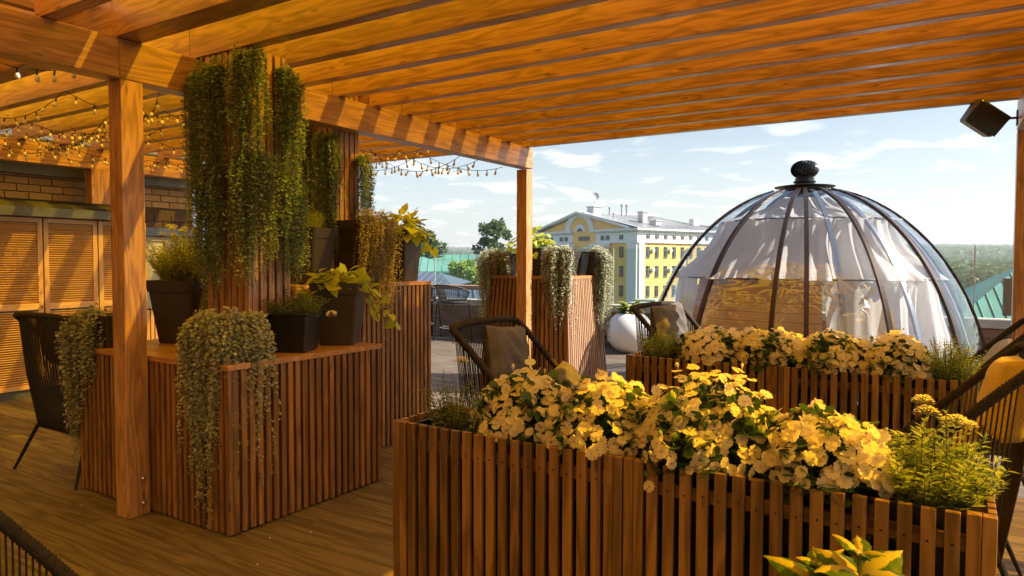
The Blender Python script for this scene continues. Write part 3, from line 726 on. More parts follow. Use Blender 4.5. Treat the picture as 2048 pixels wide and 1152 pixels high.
for (cx, r, top, nb, a, b, lab) in imp: impatiens(lab, cx, yo, r, top, .885, nb, a, b, P1Y+.07, P1Y+PD-.07)
yo2 = P2Y+.215
imp2 = [(-1.47, .26, 1.105, 100, -1.70, -1.30, 'yellow-lit impatiens at the left of the farther row, next to the grey-green herb'),
        (-1.09, .25, 1.115, 98, -1.28, -1.01, 'impatiens second in the farther row, left of the seam before the dome'),
        (-.68, .25, 1.11, 100, -.95, -.52, 'impatiens third in the farther row, right of the seam before the dome'),
        (-.31, .23, 1.10, 96, -.50, -.20, 'impatiens fourth in the farther row, next to the bright green herbs')]
for (cx, r, top, nb, a, b, lab) in imp2: impatiens(lab, cx, yo2, r, top, .885, nb, a, b, P2Y+.07, P2Y+PD-.07, 1.05)

def herb_trough(label, cx, cy, x0, x1, y0, y1, zt): 
    t = thing('herb_trough', label, 'herbs', (cx, cy, zt-.2), 'herb troughs in the planter boxes'); trough(t, x0, x1, y0, y1, zt); return t
t = herb_trough('sparse grey-green herb with one flower head at the left end of nearest box', -1.90, yo, -2.0, -1.745, P1Y+.07, P1Y+PD-.07, .885)
herb(t, (-1.90, yo, .85), .16, .27, 60, .030, [L_herbd, M_stem], per=2, lean=.5)
herb(t, (-1.93, yo+.05, .85), .10, .36, 7, .030, [L_herbd, M_stem], per=2, lean=.3, step=.03)
umbel(t, (-1.87, yo+.02, 1.165), .032)
t = herb_trough('tall pale herb with cream flower heads at the right end of nearest box', -.05, yo, -.195, .045, P1Y+.07, P1Y+PD-.07, .885)
herb(t, (-.06, yo, .85), .22, .27, 110, .052, [L_herb, M_stem], per=3, lean=.75, step=.02, stemr=.0022)
herb(t, (-.04, yo+.02, .85), .24, .35, 26, .042, [L_herb, M_stem], per=3, lean=.45, step=.022, stemr=.0025)
umbel(t, (-.075, yo-.02, 1.185), .027); umbel(t, (-.062, yo-.03, 1.155), .034); umbel(t, (.02, yo-.04, 1.135), .036, (.3, -.2, 1)); umbel(t, (.045, yo-.03, 1.12), .02)
t = herb_trough('low grey-green herb at the left end of the farther box, near the ball pot', -1.88, yo2, -2.0, -1.72, P2Y+.07, P2Y+PD-.07, .885)
herb(t, (-1.86, yo2, .85), .22, .31, 150, .026, [L_herbd, M_stem], per=3, lean=.5)
t = herb_trough('bright green herb with fine upright tips at the right end of the farther box', -.02, yo2, -.19, .05, P2Y+.07, P2Y+PD-.07, .885)
herb(t, (-.02, yo2, .85), .24, .32, 190, .030, [L_herb, M_stem], per=3, lean=.45)
herb(t, (0, yo2+.02, .85), .10, .44, 10, .022, [L_herbd, M_stem], per=3, lean=.2)

# ------------------------------------------------------------------ vines on the columns
VG = 'cascading green plants on the slatted columns'
V = [L_vine, M_stemb]
hang = [
 ('long left cascade of the near column, its outer edge lit yellow', (-4.20, 2.87, 2.78), (-.35, -1, 0), .25, 1.40, 50, 1),
 ('upper middle cascade on the front of the near column, ending over bare slats', (-4.03, 2.86, 2.80), (0, -1, 0), .20, .85, 55, 1),
 ('upper cascade at the near column corner, highest and fullest', (-3.775, 2.90, 2.86), (.8, -1, 0), .20, .84, 70, 1),
 ('upper cascade on the right face of the near column, beside two bare slats', (-3.77, 3.17, 2.80), (1, -.1, 0), .17, .86, 60, 1),
 ('lower left cascade of the near column, reaching the pot plants', (-4.06, 2.86, 2.15), (-.1, -1, 0), .28, .84, 80, 1),
 ('lower cascade at the near column corner, above the bowl of herbs', (-3.775, 2.92, 2.22), (.8, -1, 0), .26, .80, 100, 1),
 ('lower cascade on the right face of the near column', (-3.77, 3.17, 2.12), (1, -.05, 0), .20, .68, 85, 1),
 ('shaded cascade on the left of the far column, behind the cross beam', (-4.78, 4.22, 2.75), (0, -1, 0), .26, 1.15, 60, 1),
 ('middle cascade of the far column, behind the pot of yellow-green herbs', (-4.50, 4.23, 2.62), (.5, -.8, 0), .24, 1.05, 70, 1),
 ('cascade at the right edge of the far column against the sky', (-4.44, 4.52, 2.45), (1, .1, 0), .16, .85, 55, 1),
]
for (lab, top, n, w, ln, ns, k) in hang:
    hanging('hanging_vine', lab, top, n, w, ln, int(ns*1.05), V, VG, size=.020, bulge=.10, density=3, ragged=.5, spread=.05)

# ------------------------------------------------------------------ pots
def sqpot(t, c, z0, h, wb, wt, ang, ax=1, ay=1, rim=.085, matl=None):
    matl = matl or M_pot; mb = MB(); zr = z0+h-rim; wr = wb+(wt-wb)*(1-rim/h)
    mb.sqlathe([(wb/2*.97, z0), (wb/2, z0+.006), (wr/2*.975, zr), (wr/2*1.02, zr+.004), (wt/2*1.02, z0+h-.003), (wt/2*1.01, z0+h), (wt/2*.93, z0+h), (wt/2*.90, z0+h-.05)], (c[0], c[1], 0), ang, ax, ay)
    part('pot', mb, matl, t)
    mb = MB(); mb.sqlathe([(wt/2*.905, z0+h-.045), (.001, z0+h-.03)], (c[0], c[1], 0), ang, ax, ay); part('soil', mb, M_soil, t)
def potted(name, label, cat, c, z0, group='potted plants on the slatted counters'): return thing(name, label, cat, (c[0], c[1], z0), group)
def lime_vine(t, c, z, r, h, n, size, trail=None):
    """sweet potato vine: mound of big heart leaves"""
    st = MB()
    for i in range(14):
        a = random.uniform(0, 6.28); st.tube([(c[0], c[1], z-.02), (c[0]+r*.5*math.cos(a), c[1]+r*.5*math.sin(a), z+h*.7), (c[0]+r*math.cos(a), c[1]+r*math.sin(a), z+h*.3)], .003, 4, cap=False)
    bush(t, (c[0], c[1], z-.02), r, r, h, n, size, 'heart', [L_lime, M_stemb], up=.05, inner=.6, droop=.25, extra=st)
    if trail:
        for path in trail:
            P = []; D = []; Nn = []; st = MB()
            pts = [Vector(p) for p in path]; st.tube(pts, .003, 4, cap=False)
            for j in range(len(pts)-1):
                for k in range(3):
                    q = pts[j].lerp(pts[j+1], k/3+random.random()*.2); P.append(q); D.append(Vector((random.uniform(-1, 1), random.uniform(-1, 1), random.uniform(-.9, .2)))); Nn.append((random.gauss(.3, .4), random.gauss(-.5, .4), .8))
            leaves('trailing_shoot', P, D, Nn, size*rng.uniform(.6, 1.05, len(P)), 'heart', [L_lime, M_stemb], t, extra=st)
# A big pot left with yellow flowering herb
c = (-4.77, 3.10); t = potted('potted_herb', 'tall yellow-green flowering herb in a big dark pot right of the thick post', 'potted plant', c, 1.0)
sqpot(t, c, 1.002, .455, .29, .41, .25)
tips = herb(t, (c[0], c[1], 1.42), .27, .46, 230, .050, [L_lime, M_stem], per=3, lean=.6)
for p in sorted(tips, key=lambda p: -p.z)[:14]: umbel(t, p, .024)
# B bowl trough
c = (-3.72, 3.17); t = potted('herb_bowl', 'low dark square bowl with trailing herbs and a single cream flower head', 'potted plant', c, 1.0)
sqpot(t, c, 1.002, .255, .25, .31, .50, rim=.02, matl=M_black)
herb(t, (c[0], c[1], 1.22), .19, .26, 90, .036, [L_herbd, M_stem], per=3, lean=.9)
herb(t, (c[0]+.07, c[1]+.07, 1.22), .12, .19, 36, .024, [L_herb, M_stem], per=4, lean=.6)
mb = MB(); mb.tube([(c[0]+.10, c[1]+.10, 1.25), (c[0]+.20, c[1]+.10, 1.28), (c[0]+.27, c[1]+.08, 1.25)], .0022, 4); part('stem', mb, M_stem, t)
umbel(t, (c[0]+.275, c[1]+.08, 1.262), .03, (.4, -.5, .7)); umbel(t, (c[0]+.09, c[1]-.02, 1.40), .03); umbel(t, (c[0]-.15, c[1]-.1, 1.42), .012)
# C lime vine pot
c = (-3.76, 3.63); t = potted('potted_lime_vine', 'lime sweet potato vine in the dark pot at the right end of the low counter', 'potted plant', c, 1.0)
sqpot(t, c, 1.002, .44, .24, .345, .56)
lime_vine(t, c, 1.43, .20, .13, 120, .085, [[(c[0]+.15, c[1]+.05, 1.44), (c[0]+.22, c[1]+.10, 1.30), (c[0]+.26, c[1]+.12, 1.18)], [(c[0]+.16, c[1]+.10, 1.42), (c[0]+.27, c[1]+.18, 1.30), (c[0]+.33, c[1]+.2, 1.19), (c[0]+.36, c[1]+.2, 1.12)], [(c[0]-.12, c[1]-.14, 1.43), (c[0]-.17, c[1]-.2, 1.36)]])
# D pot with yellow herb
c = (-4.36, 3.86); t = potted('potted_herb', 'fine yellow-green herb in a dark pot at the front of the tall counter', 'potted plant', c, 1.415)
sqpot(t, c, 1.417, .44, .26, .36, .30)
herb(t, (c[0], c[1], 1.82), .19, .24, 150, .020, [L_lime, M_stem], per=3, lean=.4)
# D2 dark pot just behind the column
c = (-4.93, 3.93); t = potted('potted_herb', 'dark pot half hidden behind the near column on the tall counter', 'potted plant', c, 1.415)
sqpot(t, c, 1.417, .40, .24, .34, .1); herb(t, (c[0], c[1], 1.79), .15, .16, 40, .022, [L_herbd, M_stem], per=3)
# E pot with dry trailing plant
c = (-4.42, 4.52); c = (-4.33, 4.42); t = potted('potted_trailing_plant', 'dark pot under a long brownish cascade at the edge of the tall counter', 'potted plant', c, 1.415)
sqpot(t, c, 1.417, .52, .28, .42, .12)
def cascade(t, path_c, normal, width, ln, ns, mats, **k):
    h = hanging('tmp', None, path_c, normal, width, ln, ns, mats, None, **k)
    ch = list(h.children)[0]; ch.parent = t; ch.location = h.location-t.location; bpy.data.objects.remove(h)
    ch.name = 'foliage'
cascade(t, (c[0]+.16, c[1]-.02, 1.93), (1, -.12, 0), .38, .86, 110, [L_brown, M_stemb], size=.016, bulge=.14, top_h=.09, ragged=.5, density=3)
cascade(t, (c[0]+.12, c[1]+.02, 1.93), (1, -.05, 0), .26, 1.15, 24, [L_brown, M_stemb], size=.015, bulge=.16, top_h=.08, ragged=.4, density=2)
# F pot right with big lime leaves
c = (-4.33, 4.90); t = potted('potted_lime_vine', 'big-leaved lime vine in a dark pot on the tall counter, against the sky', 'potted plant', c, 1.415)
sqpot(t, c, 1.417, .46, .28, .36, .25)
lime_vine(t, c, 1.87, .26, .19, 90, .12, [[(c[0]+.15, c[1]+.05, 1.87), (c[0]+.26, c[1]+.12, 1.78), (c[0]+.30, c[1]+.15, 1.70)]])
# front corner silver cascade + pot
SG = 'silvery trailing plants spilling over the counters'
SL = [L_silver, M_stemb]
c = (-3.78, 2.69); t = thing('potted_silver_plant', 'silver trailing plant at the front corner of the low counter, hanging almost to the deck', 'potted plant', (c[0], c[1], 1.0), SG)
sqpot(t, c, 1.002, .24, .22, .27, .1, rim=.03)
cascade(t, (c[0]+.05, c[1]-.04, 1.22), (.35, -1, 0), .36, 1.05, 120, SL, size=.020, kind='round', bulge=.17, top_h=.05, ragged=.55, density=3, step=.018)
cascade(t, (c[0]+.08, c[1]+.02, 1.22), (1, -.35, 0), .34, .95, 130, SL, size=.020, kind='round', bulge=.19, top_h=.05, ragged=.55, density=3, step=.018)
cascade(t, (c[0]-.08, c[1]-.03, 1.22), (-.5, -.8, 0), .26, .85, 60, SL, size=.020, kind='round', bulge=.15, top_h=.05, ragged=.5, density=3, step=.018)
cascade(t, (c[0]+.10, c[1]-.06, 1.2), (.4, -1, 0), .16, 1.28, 16, SL, size=.014, kind='round', bulge=.20, ragged=.25, density=2, step=.02)
c = (-5.00, 2.67); t = thing('potted_silver_plant', 'green-silver trailing plant left of the thick post, over the arm of the black chair', 'potted plant', (c[0], c[1], 1.0), SG)
sqpot(t, c, 1.002, .22, .22, .27, .1, rim=.03)
cascade(t, (c[0]-.08, c[1]-.04, 1.19), (-.9, -.7, 0), .28, .86, 110, SL, size=.021, kind='round', bulge=.22, top_h=.05, ragged=.5, density=3, step=.018)
cascade(t, (c[0]-.02, c[1]-.06, 1.19), (-.2, -1, 0), .26, .45, 60, SL, size=.021, kind='round', bulge=.16, top_h=.05, ragged=.5, density=3, step=.018)
# plants on the tapered counter
def silver(label, c, z0, h, wt, casc):
    t = thing('potted_silver_plant', label, 'potted plant', (c[0], c[1], z0), SG); sqpot(t, c, z0+.002, h, wt*.7, wt, .05)
    for (p, n, w, ln, ns, b) in casc: cascade(t, p, n, w, ln, ns, SL, size=.021, kind='round', bulge=b, top_h=.05, ragged=.5, density=3, step=.022)
H3 = 1.42
silver('silver plant on the left corner of the tapered counter, against the green roofs', (-4.93, 7.60), H3, .27, .36, [((-5.02, 7.52, H3+.27), (-.6, -.9, 0), .26, .85, 60, .2), ((-4.86, 7.46, H3+.27), (.1, -1, 0), .30, .32, 60, .10)])
silver('thickest silver plant, at the near corner of the tapered counter, right of the slim post', (-4.05, 7.60), H3, .30, .34, [((-4.10, 7.50, H3+.30), (-.2, -1, 0), .24, .90, 60, .16), ((-4.02, 7.54, H3+.30), (.8, -.8, 0), .16, 1.1, 45, .18)])
silver('silver plant over the far right edge of the tapered counter, beside the white ball pot', (-4.03, 8.28), H3, .30, .32, [((-3.98, 8.30, H3+.30), (1, .1, 0), .26, 1.20, 90, .22), ((-4.0, 8.36, H3+.30), (.6, .8, 0), .2, 1.0, 40, .2)])
c = (-4.50, 7.68); t = thing('potted_lime_vine', 'bright lime plant behind the slim post on the tapered counter', 'potted plant', (c[0], c[1], H3), SG); sqpot(t, c, H3+.002, .34, .24, .36, .1)
lime_vine(t, (c[0]-.05, c[1]), H3+.33, .30, .26, 90, .11)
c = (-4.07, 7.98); t = thing('potted_lime_vine', 'small dark pot between the two right silver plants on the tapered counter', 'potted plant', (c[0], c[1], H3), SG); sqpot(t, c, H3+.002, .27, .20, .28, .1, rim=.02, matl=M_black)
lime_vine(t, (c[0]-.06, c[1]-.06), H3+.26, .10, .08, 18, .06)
# foreground coleus, close to the camera
c = (-.165, 1.72); t = thing('potted_coleus', 'yellow coleus with green leaf edges, cut by the bottom of the photo', 'potted plant', (c[0], c[1], 0))
mb = MB(); mb.sqlathe([(.12, 0), (.125, .01), (.17, .60), (.178, .61), (.178, .66), (.16, .66), (.155, .62)], (c[0], c[1], 0), .3); part('pot', mb, M_pot, t)
mb = MB(); mb.sqlathe([(.157, .625), (.001, .64)], (c[0], c[1], 0), .3); part('soil', mb, M_soil, t)
def bigleaf(mb, base, az, pitch, ln, wd, curl=.9, roll=0):
    nu, nv = 14, 9; vs = []; gs = []
    tone = random.random()
    for i in range(nu+1):
        u = i/nu; prof = math.sin(math.pi*min(1, u*1.02)**.72)**.85*(1-.15*u)
        for j in range(nv):
            v = (j/(nv-1)-.5)*2
            ser = 1+.045*math.sin(u*58)*(abs(v) > .9)
            y = v*wd/2*prof*ser
            th = pitch-curl*u; x = ln*u
            zz = -abs(v)**2*wd*.16*prof+.012*math.sin(u*24+abs(v)*5)*wd*2*abs(v)+(.004 if j == nv//2 else 0)
            # arc in the vertical plane
            ax = ln*(math.sin(pitch)-math.sin(pitch-curl*u))/curl; azz = ln*(math.cos(pitch-curl*u)-math.cos(pitch))/curl
            p = Vector((ax-zz*math.sin(th), y, azz+zz*math.cos(th)))
            p = Matrix.Rotation(roll, 3, 'X') @ p; p = Matrix.Rotation(az, 3, 'Z') @ p
            vs.append(Vector(base)+p); gs.append((u, v*.5*1.35*(.35+.65*prof), random.random()*0+tone*9))
    fs = [(i*nv+j, i*nv+j+1, (i+1)*nv+j+1, (i+1)*nv+j) for i in range(nu) for j in range(nv-1)]
    mb.add(vs, fs, gs, tone)
mb = MB(); st = MB()
z0 = .72
for (px, py, zt, rot) in ((0, 0, .955, 0), (-.09, .03, .90, .5), (.08, -.02, .89, 1.0), (.03, .08, .86, 1.6)):
    x, y = c[0]+px, c[1]+py; st.tube([(c[0]+px*.3, c[1]+py*.3, .62), (x, y, zt-.01)], .006, 6)
    for lvl in range(5):
        z = zt-.012-lvl*.045
        for s in (0, 1, 2, 3) if lvl < 2 else (0, 1):
            az = rot+s*(math.pi/2 if lvl < 2 else math.pi)+lvl*1.1+random.uniform(-.25, .25)
            L_ = (.065, .135, .180, .185, .18)[lvl]*random.uniform(.9, 1.12)
            bigleaf(mb, (x, y, z), az, (1.0, .75, .55, .4, .3)[lvl]+random.uniform(-.1, .1), L_, L_*.78, curl=random.uniform(.9, 1.4), roll=random.uniform(-.3, .3))
part('foliage', mb, L_coleus, t, smooth=True); part('stem', st, M_stem, t)

# ================================================================== ROPE CHAIRS
def lounge(name, label, group):
    t = thing(name, label, 'armchair', (0, 0, 0), group)
    hw = .43; zt = 1.19
    # rim path: front of left arm -> back top -> front of right arm
    def side(s): return [Vector((.80, s*.40, .40)), Vector((.70, s*.41, .48)), Vector((.50, s*.42, .68)), Vector((.28, s*.425, .90)), Vector((.12, s*.43, 1.065)), Vector((.04, s*.43, 1.142)), Vector((.008, s*.418, 1.17)), Vector((-.015, s*.385, 1.183)), Vector((-.022, s*.30, 1.19))]
    ctrl = side(-1)+[Vector((-.03, -.15, 1.197)), Vector((-.03, .15, 1.197))]+side(1)[::-1]
    path = []
    for i in range(len(ctrl)-1):   # catmull-rom
        p0, p1, p2, p3 = ctrl[max(i-1, 0)], ctrl[i], ctrl[i+1], ctrl[min(i+2, len(ctrl)-1)]
        n = max(2, int((p2-p1).length/.0042))
        for k in range(n):
            u = k/n; path.append(.5*((2*p1)+(p2-p0)*u+(2*p0-5*p1+4*p2-p3)*u*u+(3*p1-p0-3*p2+p3)*u**3))
    path.append(ctrl[-1])
    rr = [.0225+.0026*math.sin(i*2*math.pi/3.2) for i in range(len(path))]
    mb = MB(); mb.tube(path, rr, 9); part('rim', mb, M_rope, t, smooth=True)
    # lower frame
    fr = [Vector((.10, -.36, .33)), Vector((.10, .36, .33)), Vector((.72, .37, .34)), Vector((.72, -.37, .34))]
    mb = MB(); mb.tube(fr, .013, 6, closed=True)
    mb.tube([(.40, -.365, .335), (.40, .365, .335)], .010, 5); part('seat_frame', mb, M_metal, t)
    for (a, b) in (((.10, -.36, .33), (-.03, -.455, 0)), ((.10, .36, .33), (-.03, .455, 0)), ((.70, -.37, .34), (.78, -.45, 0)), ((.70, .37, .34), (.78, .45, 0))):
        mb = MB(); mb.tube([a, Vector(a).lerp(Vector(b), .5), b], [.015, .013, .010], 8); part('leg', mb, M_metal, t)
    for s in (-1, 1):
        mb = MB(); mb.tube([(.72, s*.37, .34), (.80, s*.40, .40)], .016, 6); part('arm_support', mb, M_rope, t)
    # cords of the back
    mb = MB(); n = 38
    for k in range(n):
        v = -1+2*(k+.5)/n; top = Vector((-.025+.03*abs(v)**3, v*.405, 1.18-.03*abs(v)**4)); bot = Vector((.10, v*.36, .33)); q = top.lerp(bot, .5)+Vector((-.015, 0, 0))
        mb.tube([top, q, bot], .0038, 4, cap=False)
    part('back_cords', mb, M_rope, t)
    for s in (-1, 1):
        mb = MB(); n = 34
        for k in range(n):
            u = (k+.5)/n; x = .05+.68*u; top = Vector((x, s*(.43-.025*u), 1.13-(x-.045)*.985)); bot = Vector((.12+.60*u, s*(.362+.01*u), .33))
            mb.tube([top, bot], .0038, 4, cap=False)
        part('arm_cords', mb, M_rope, t)
    # woven seat
    mb = MB()
    for k in range(40): y = -.355+.71*k/39; mb.tube([(.10, y, .345), (.41, y, .325), (.72, y, .35)], .0055, 4, cap=False)
    part('seat', mb, M_rope, t)
    return t
def place(t, x, y, ang): t.location = (x, y, 0); t.rotation_euler = (0, 0, ang)
CG = 'tall rope armchairs in pairs between the planters'
ch = lounge('rope_armchair', 'rope armchair behind the left end of the nearest planter, with two taupe pillows', CG)
def chair(x, y, a, lab): c = dup(ch); c['label'] = lab; place(c, x, y, a); return c
place(ch, -2.66, 3.90, R(4))
chair(.29, 3.92, R(180), 'rope armchair at the right edge with mustard pillows, its arm sloping behind the pale herbs')
chair(-2.36, 6.28, R(-8), 'rope armchair with a taupe pillow between the ball pot and the farther planter')
chair(.45, 5.98, R(180), 'rope armchair behind the farther planter at the right edge, with a grey pillow')
chair(-5.60, 2.50, R(90), 'black rope armchair seen from behind in front of the louvred cabinets')
chair(-2.62, .42, R(43), 'rope armchair cut by the bottom left corner, only its ribbed arm in view')
def cushion(name, label, w, h, th, loc, rot, mat_, fold=.02, sag=0, group=None):
    n = 18; vs = []; fs = []
    ph = [random.uniform(0, 6) for _ in range(4)]
    for s in (1, -1):
        for i in range(n+1):
            for j in range(n+1):
                u, v = i/n*2-1, j/n*2-1
                e = max(0, (1-u**4)*(1-v**4))**.42
                pin = 1-.055*(1-abs(u)**2*abs(v)**2)*1.0+.0
                x = u*w/2*(1-.06*(1-v*v)); y = v*h/2*(1-.06*(1-u*u))
                z = s*(th/2*e+fold*e*.35*math.sin(u*5+ph[0]+v*3)*math.sin(v*4+ph[1])+fold*.25*e*math.sin(u*11+v*7+ph[2]))
                vs.append(Vector((x, y+sag*(u*u-.5)*.1, z)))
    m = (n+1)*(n+1)
    for s in (0, 1):
        for i in range(n):
            for j in range(n):
                q = (s*m+i*(n+1)+j, s*m+i*(n+1)+j+1, s*m+(i+1)*(n+1)+j+1, s*m+(i+1)*(n+1)+j); fs.append(q[::-1] if s == 0 else q)
    edge = [i*(n+1) for i in range(n+1)]+[n*(n+1)+j for j in range(1, n+1)]+[i*(n+1)+n for i in range(n-1, -1, -1)]+[j for j in range(n-1, 0, -1)]
    for k in range(len(edge)): a, b = edge[k], edge[(k+1) % len(edge)]; fs.append((a, b, b+m, a+m))
    mb = MB(); mb.add(vs, fs); o = obj(name, mb, mat_, None, smooth=True); o.location = loc; o.rotation_euler = rot
    tag(o, label, 'cushion', group or 'loose cushions on the rope armchairs'); return o
# local cushion frame: x = width, y = height, z = thickness
def on_chair(cx, cy, a, lx, ly, lz, tilt, roll=0, yaw=0):
    p = Matrix.Rotation(a, 3, 'Z') @ Vector((lx, ly, 0)); loc = Vector((cx+p.x, cy+p.y, lz))
    Mx = Matrix.Rotation(a+yaw, 3, 'Z') @ Matrix.Rotation(-tilt, 3, 'Y') @ Matrix(((0, 0, 1), (1, 0, 0), (0, 1, 0))) @ Matrix.Rotation(roll, 3, 'Z')
    return loc, Mx.to_euler()
l, r = on_chair(-2.66, 3.90, R(4), .075, .16, .975, R(10), R(-5)); cushion('throw_pillow', 'taupe velvet pillow leaning high on the back of the middle armchair', .50, .37, .16, l, r, M_cush_b, .03)
l, r = on_chair(-2.66, 3.90, R(4), .50, .20, .74, R(35), R(8)); cushion('throw_pillow', 'taupe pillow lower on the seat of the middle armchair, just above the flowers', .48, .34, .15, l, r, M_cush_b, .03)
l, r = on_chair(-2.66, 3.90, R(4), .42, 0, .42, R(88)); cushion('seat_cushion', 'taupe seat cushion of the middle armchair, hidden behind the flowers', .66, .62, .13, l, r, M_cush_b, .01)
l, r = on_chair(-2.36, 6.28, R(-8), .11, .05, 1.02, R(12), R(2)); cushion('throw_pillow', 'taupe pillow in the armchair beside the ball pot', .54, .38, .17, l, r, M_cush_b, .04)
l, r = on_chair(.29, 3.92, R(180), .06, -.02, .98, R(12), R(4)); cushion('throw_pillow', 'plump mustard pillow lit from above at the right edge of the photo', .50, .38, .22, l, r, M_cush_y, .02)
l, r = on_chair(.29, 3.92, R(180), .36, .05, .66, R(40), R(40)); cushion('throw_pillow', 'folded mustard pillow behind the sloping arm, one corner pointing up', .44, .44, .15, l, r, M_cush_y, .03)
l, r = on_chair(.29, 3.92, R(180), .50, 0, .43, R(88)); cushion('seat_cushion', 'dull mustard seat cushion behind the pale herbs', .72, .70, .15, l, r, M_cush_y, .01)
l, r = on_chair(.45, 5.98, R(180), .20, -.05, .84, R(30)); cushion('throw_pillow', 'pale grey pillow in the armchair behind the farther planter', .60, .46, .16, l, r, M_cush_g, .02)
l, r = on_chair(.45, 5.98, R(180), .46, 0, .42, R(88)); cushion('seat_cushion', 'grey seat cushion in the armchair behind the farther planter', .66, .62, .13, l, r, M_cush_g, .01)
l, r = on_chair(-5.60, 2.50, R(90), .13, .02, 1.0, R(14)); cushion('throw_pillow', 'dark pillow just showing through the cords of the black armchair', .52, .42, .16, l, r, M_cush_b, .02)

# ================================================================== OPEN DECK: bar, stools, ball pot, parapet
par = thing('parapet', 'reddish wood-clad parapet with pale coping and glass above, at the edge of the deck', 'parapet', (0, 12.1, 0))
mb = MB(); z = .02
for k in range(5):
    x = -9.7
    while x < 7.6: l_ = random.uniform(1.6, 2.6); mb.box(x, min(x+l_, 7.6)-.004, 12.03, 12.06, z, z+.122, 0); x += l_
    z += .127
part('cladding', mb, M_clad, par)
mb = MB(); mb.box(-9.7, 7.6, 12.062, 12.3, 0, .66); part('core', mb, M_concrete, par)
mb = MB(); mb.box(-9.7, 7.6, 11.99, 12.34, .664, .79); part('coping', mb, M_concrete, par, bevel=.006)
M_glass = glassy('clear_glass', (.90, .96, .94), .9, .01)
x = -9.7
while x < 7.4:
    mb = MB(); mb.box(x+.012, x+1.40, 12.20, 12.21, .80, 1.84); part('glass_panel', mb, M_glass, par)
    mb = MB(); mb.box(x-.010, x+.008, 12.19, 12.22, .80, 1.84); part('glass_clip', mb, plain('thin_steel', (.5, .52, .52), .3, metal=.6) if x < -9.6 else bpy.data.materials['thin_steel'], par)
    x += 1.42
bar = thing('bar_counter', 'long timber bar shelf along the parapet behind the stools', 'bar counter', (-8, 11.75, 0))
for k in range(3): mb = MB(); mb.box(-9.65, -6.1, 11.60+.15*k, 11.747+.15*k, 1.015, 1.10, 0); part('plank', mb, M_greyslat, bar, bevel=.004)
for x in (-9.5, -7.8, -6.2): mb = MB(); mb.box(x, x+.06, 11.74, 11.80, 0, 1.013, 2); part('leg', mb, M_metal, bar)
mb = MB(); blk = thing('timber_post_block', 'square timber block standing on the parapet right of the tapered counter', 'post', (-5.65, 12.0, 0)); mb.box(-5.86, -5.50, 11.80, 11.985, 0, 1.18, 2); part('block', mb, M_greyslat, blk, bevel=.004)
def stool():
    t = thing('bar_stool', 'grey rope bar stool standing clear of the counter edge', 'bar stool', (0, 0, 0), 'bar stools at the parapet'); hs = .75
    for (sx, sy) in ((-1, -1), (1, -1), (1, 1), (-1, 1)):
        mb = MB(); mb.tube([(sx*.20, sy*.20, hs), (sx*.245, sy*.24, 0)], .012, 8); part('leg', mb, M_metal, t)
    mb = MB(); k = 40; mb.tube([(.225*math.cos(a), .225*math.sin(a), .28) for a in np.linspace(0, 2*math.pi, k, endpoint=False)], .011, 6, closed=True); part('foot_ring', mb, M_bolt, t)
    mb = MB(); mb.lathe([(.001, .755), (.22, .755), (.25, .78), (.25, .81), (.22, .835), (.001, .84)], n=28); part('seat', mb, M_rope_g, t, smooth=True)
    # barrel back, open towards +y
    top = []; bot = []
    for i in range(61):
        a = math.pi*(-1.12+1.24*i/60)
        fr_ = abs(a+.5*math.pi)/(.62*math.pi); zz = 1.13-.15*fr_**2.2; q = .33
        top.append(Vector((q*math.cos(a), q*.92*math.sin(a), zz))); bot.append(Vector((.235*math.cos(a), .235*math.sin(a), .77)))
    mb = MB(); mb.tube(top, .014, 7); part('back_rail', mb, M_rope_g, t, smooth=True)
    mb = MB()
    for i in range(0, 61):
        mb.tube([top[i], bot[max(0, i-2)]], .0055, 4, cap=False)
        if i % 2 == 0: mb.tube([top[i], bot[min(60, i+2)]], .0045, 4, cap=False)
    part('back_cords', mb, M_rope_g, t)
    return t
s1 = stool(); s1.location = (-8.45, 11.2, 0); s1.rotation_euler = (0, 0, R(-8)); s1.scale = (1.12, 1.12, 1)
s2 = dup(s1); s2['label'] = 'grey rope bar stool cut by the edge of the tall slatted counter'; s2.location = (-9.42, 11.45, 0)
# ball pot
b = thing('ball_planter', 'big glossy white ball-shaped pot with a small coleus on the open deck', 'planter', (-4.80, 11.50, 0))
prof = []; Rb = .405
for i in range(41):
    a = -math.pi/2*.82+(math.pi/2*.82+math.pi/2*.62)*i/40; prof.append((Rb*math.cos(a), Rb*.95*math.sin(a)+.365))
zt = prof[-1][1]; prof += [(prof[-1][0]-.015, zt+.004), (prof[-1][0]-.03, zt-.01), (prof[-1][0]-.035, zt-.07), (.001, zt-.07)]
mb = MB(); mb.lathe([(.001, prof[0][1])]+prof[:-1], b.location, n=64); part('shell', mb, M_white, b, smooth=True)
mb = MB(); mb.lathe([(prof[-2][0], zt-.06), (.001, zt-.055)], b.location, n=24); part('soil', mb, M_soil, b)
mb = MB()
for i in range(44):
    a = random.uniform(0, 6.28); l_ = random.uniform(.16, .26); bigleaf(mb, (b.location.x+.05*math.cos(a), b.location.y+.05*math.sin(a), zt+random.uniform(0, .17)), a, random.uniform(.2, 1.1), l_, l_*.6, 1.1)
part('foliage', mb, L_coleus, b, smooth=True)

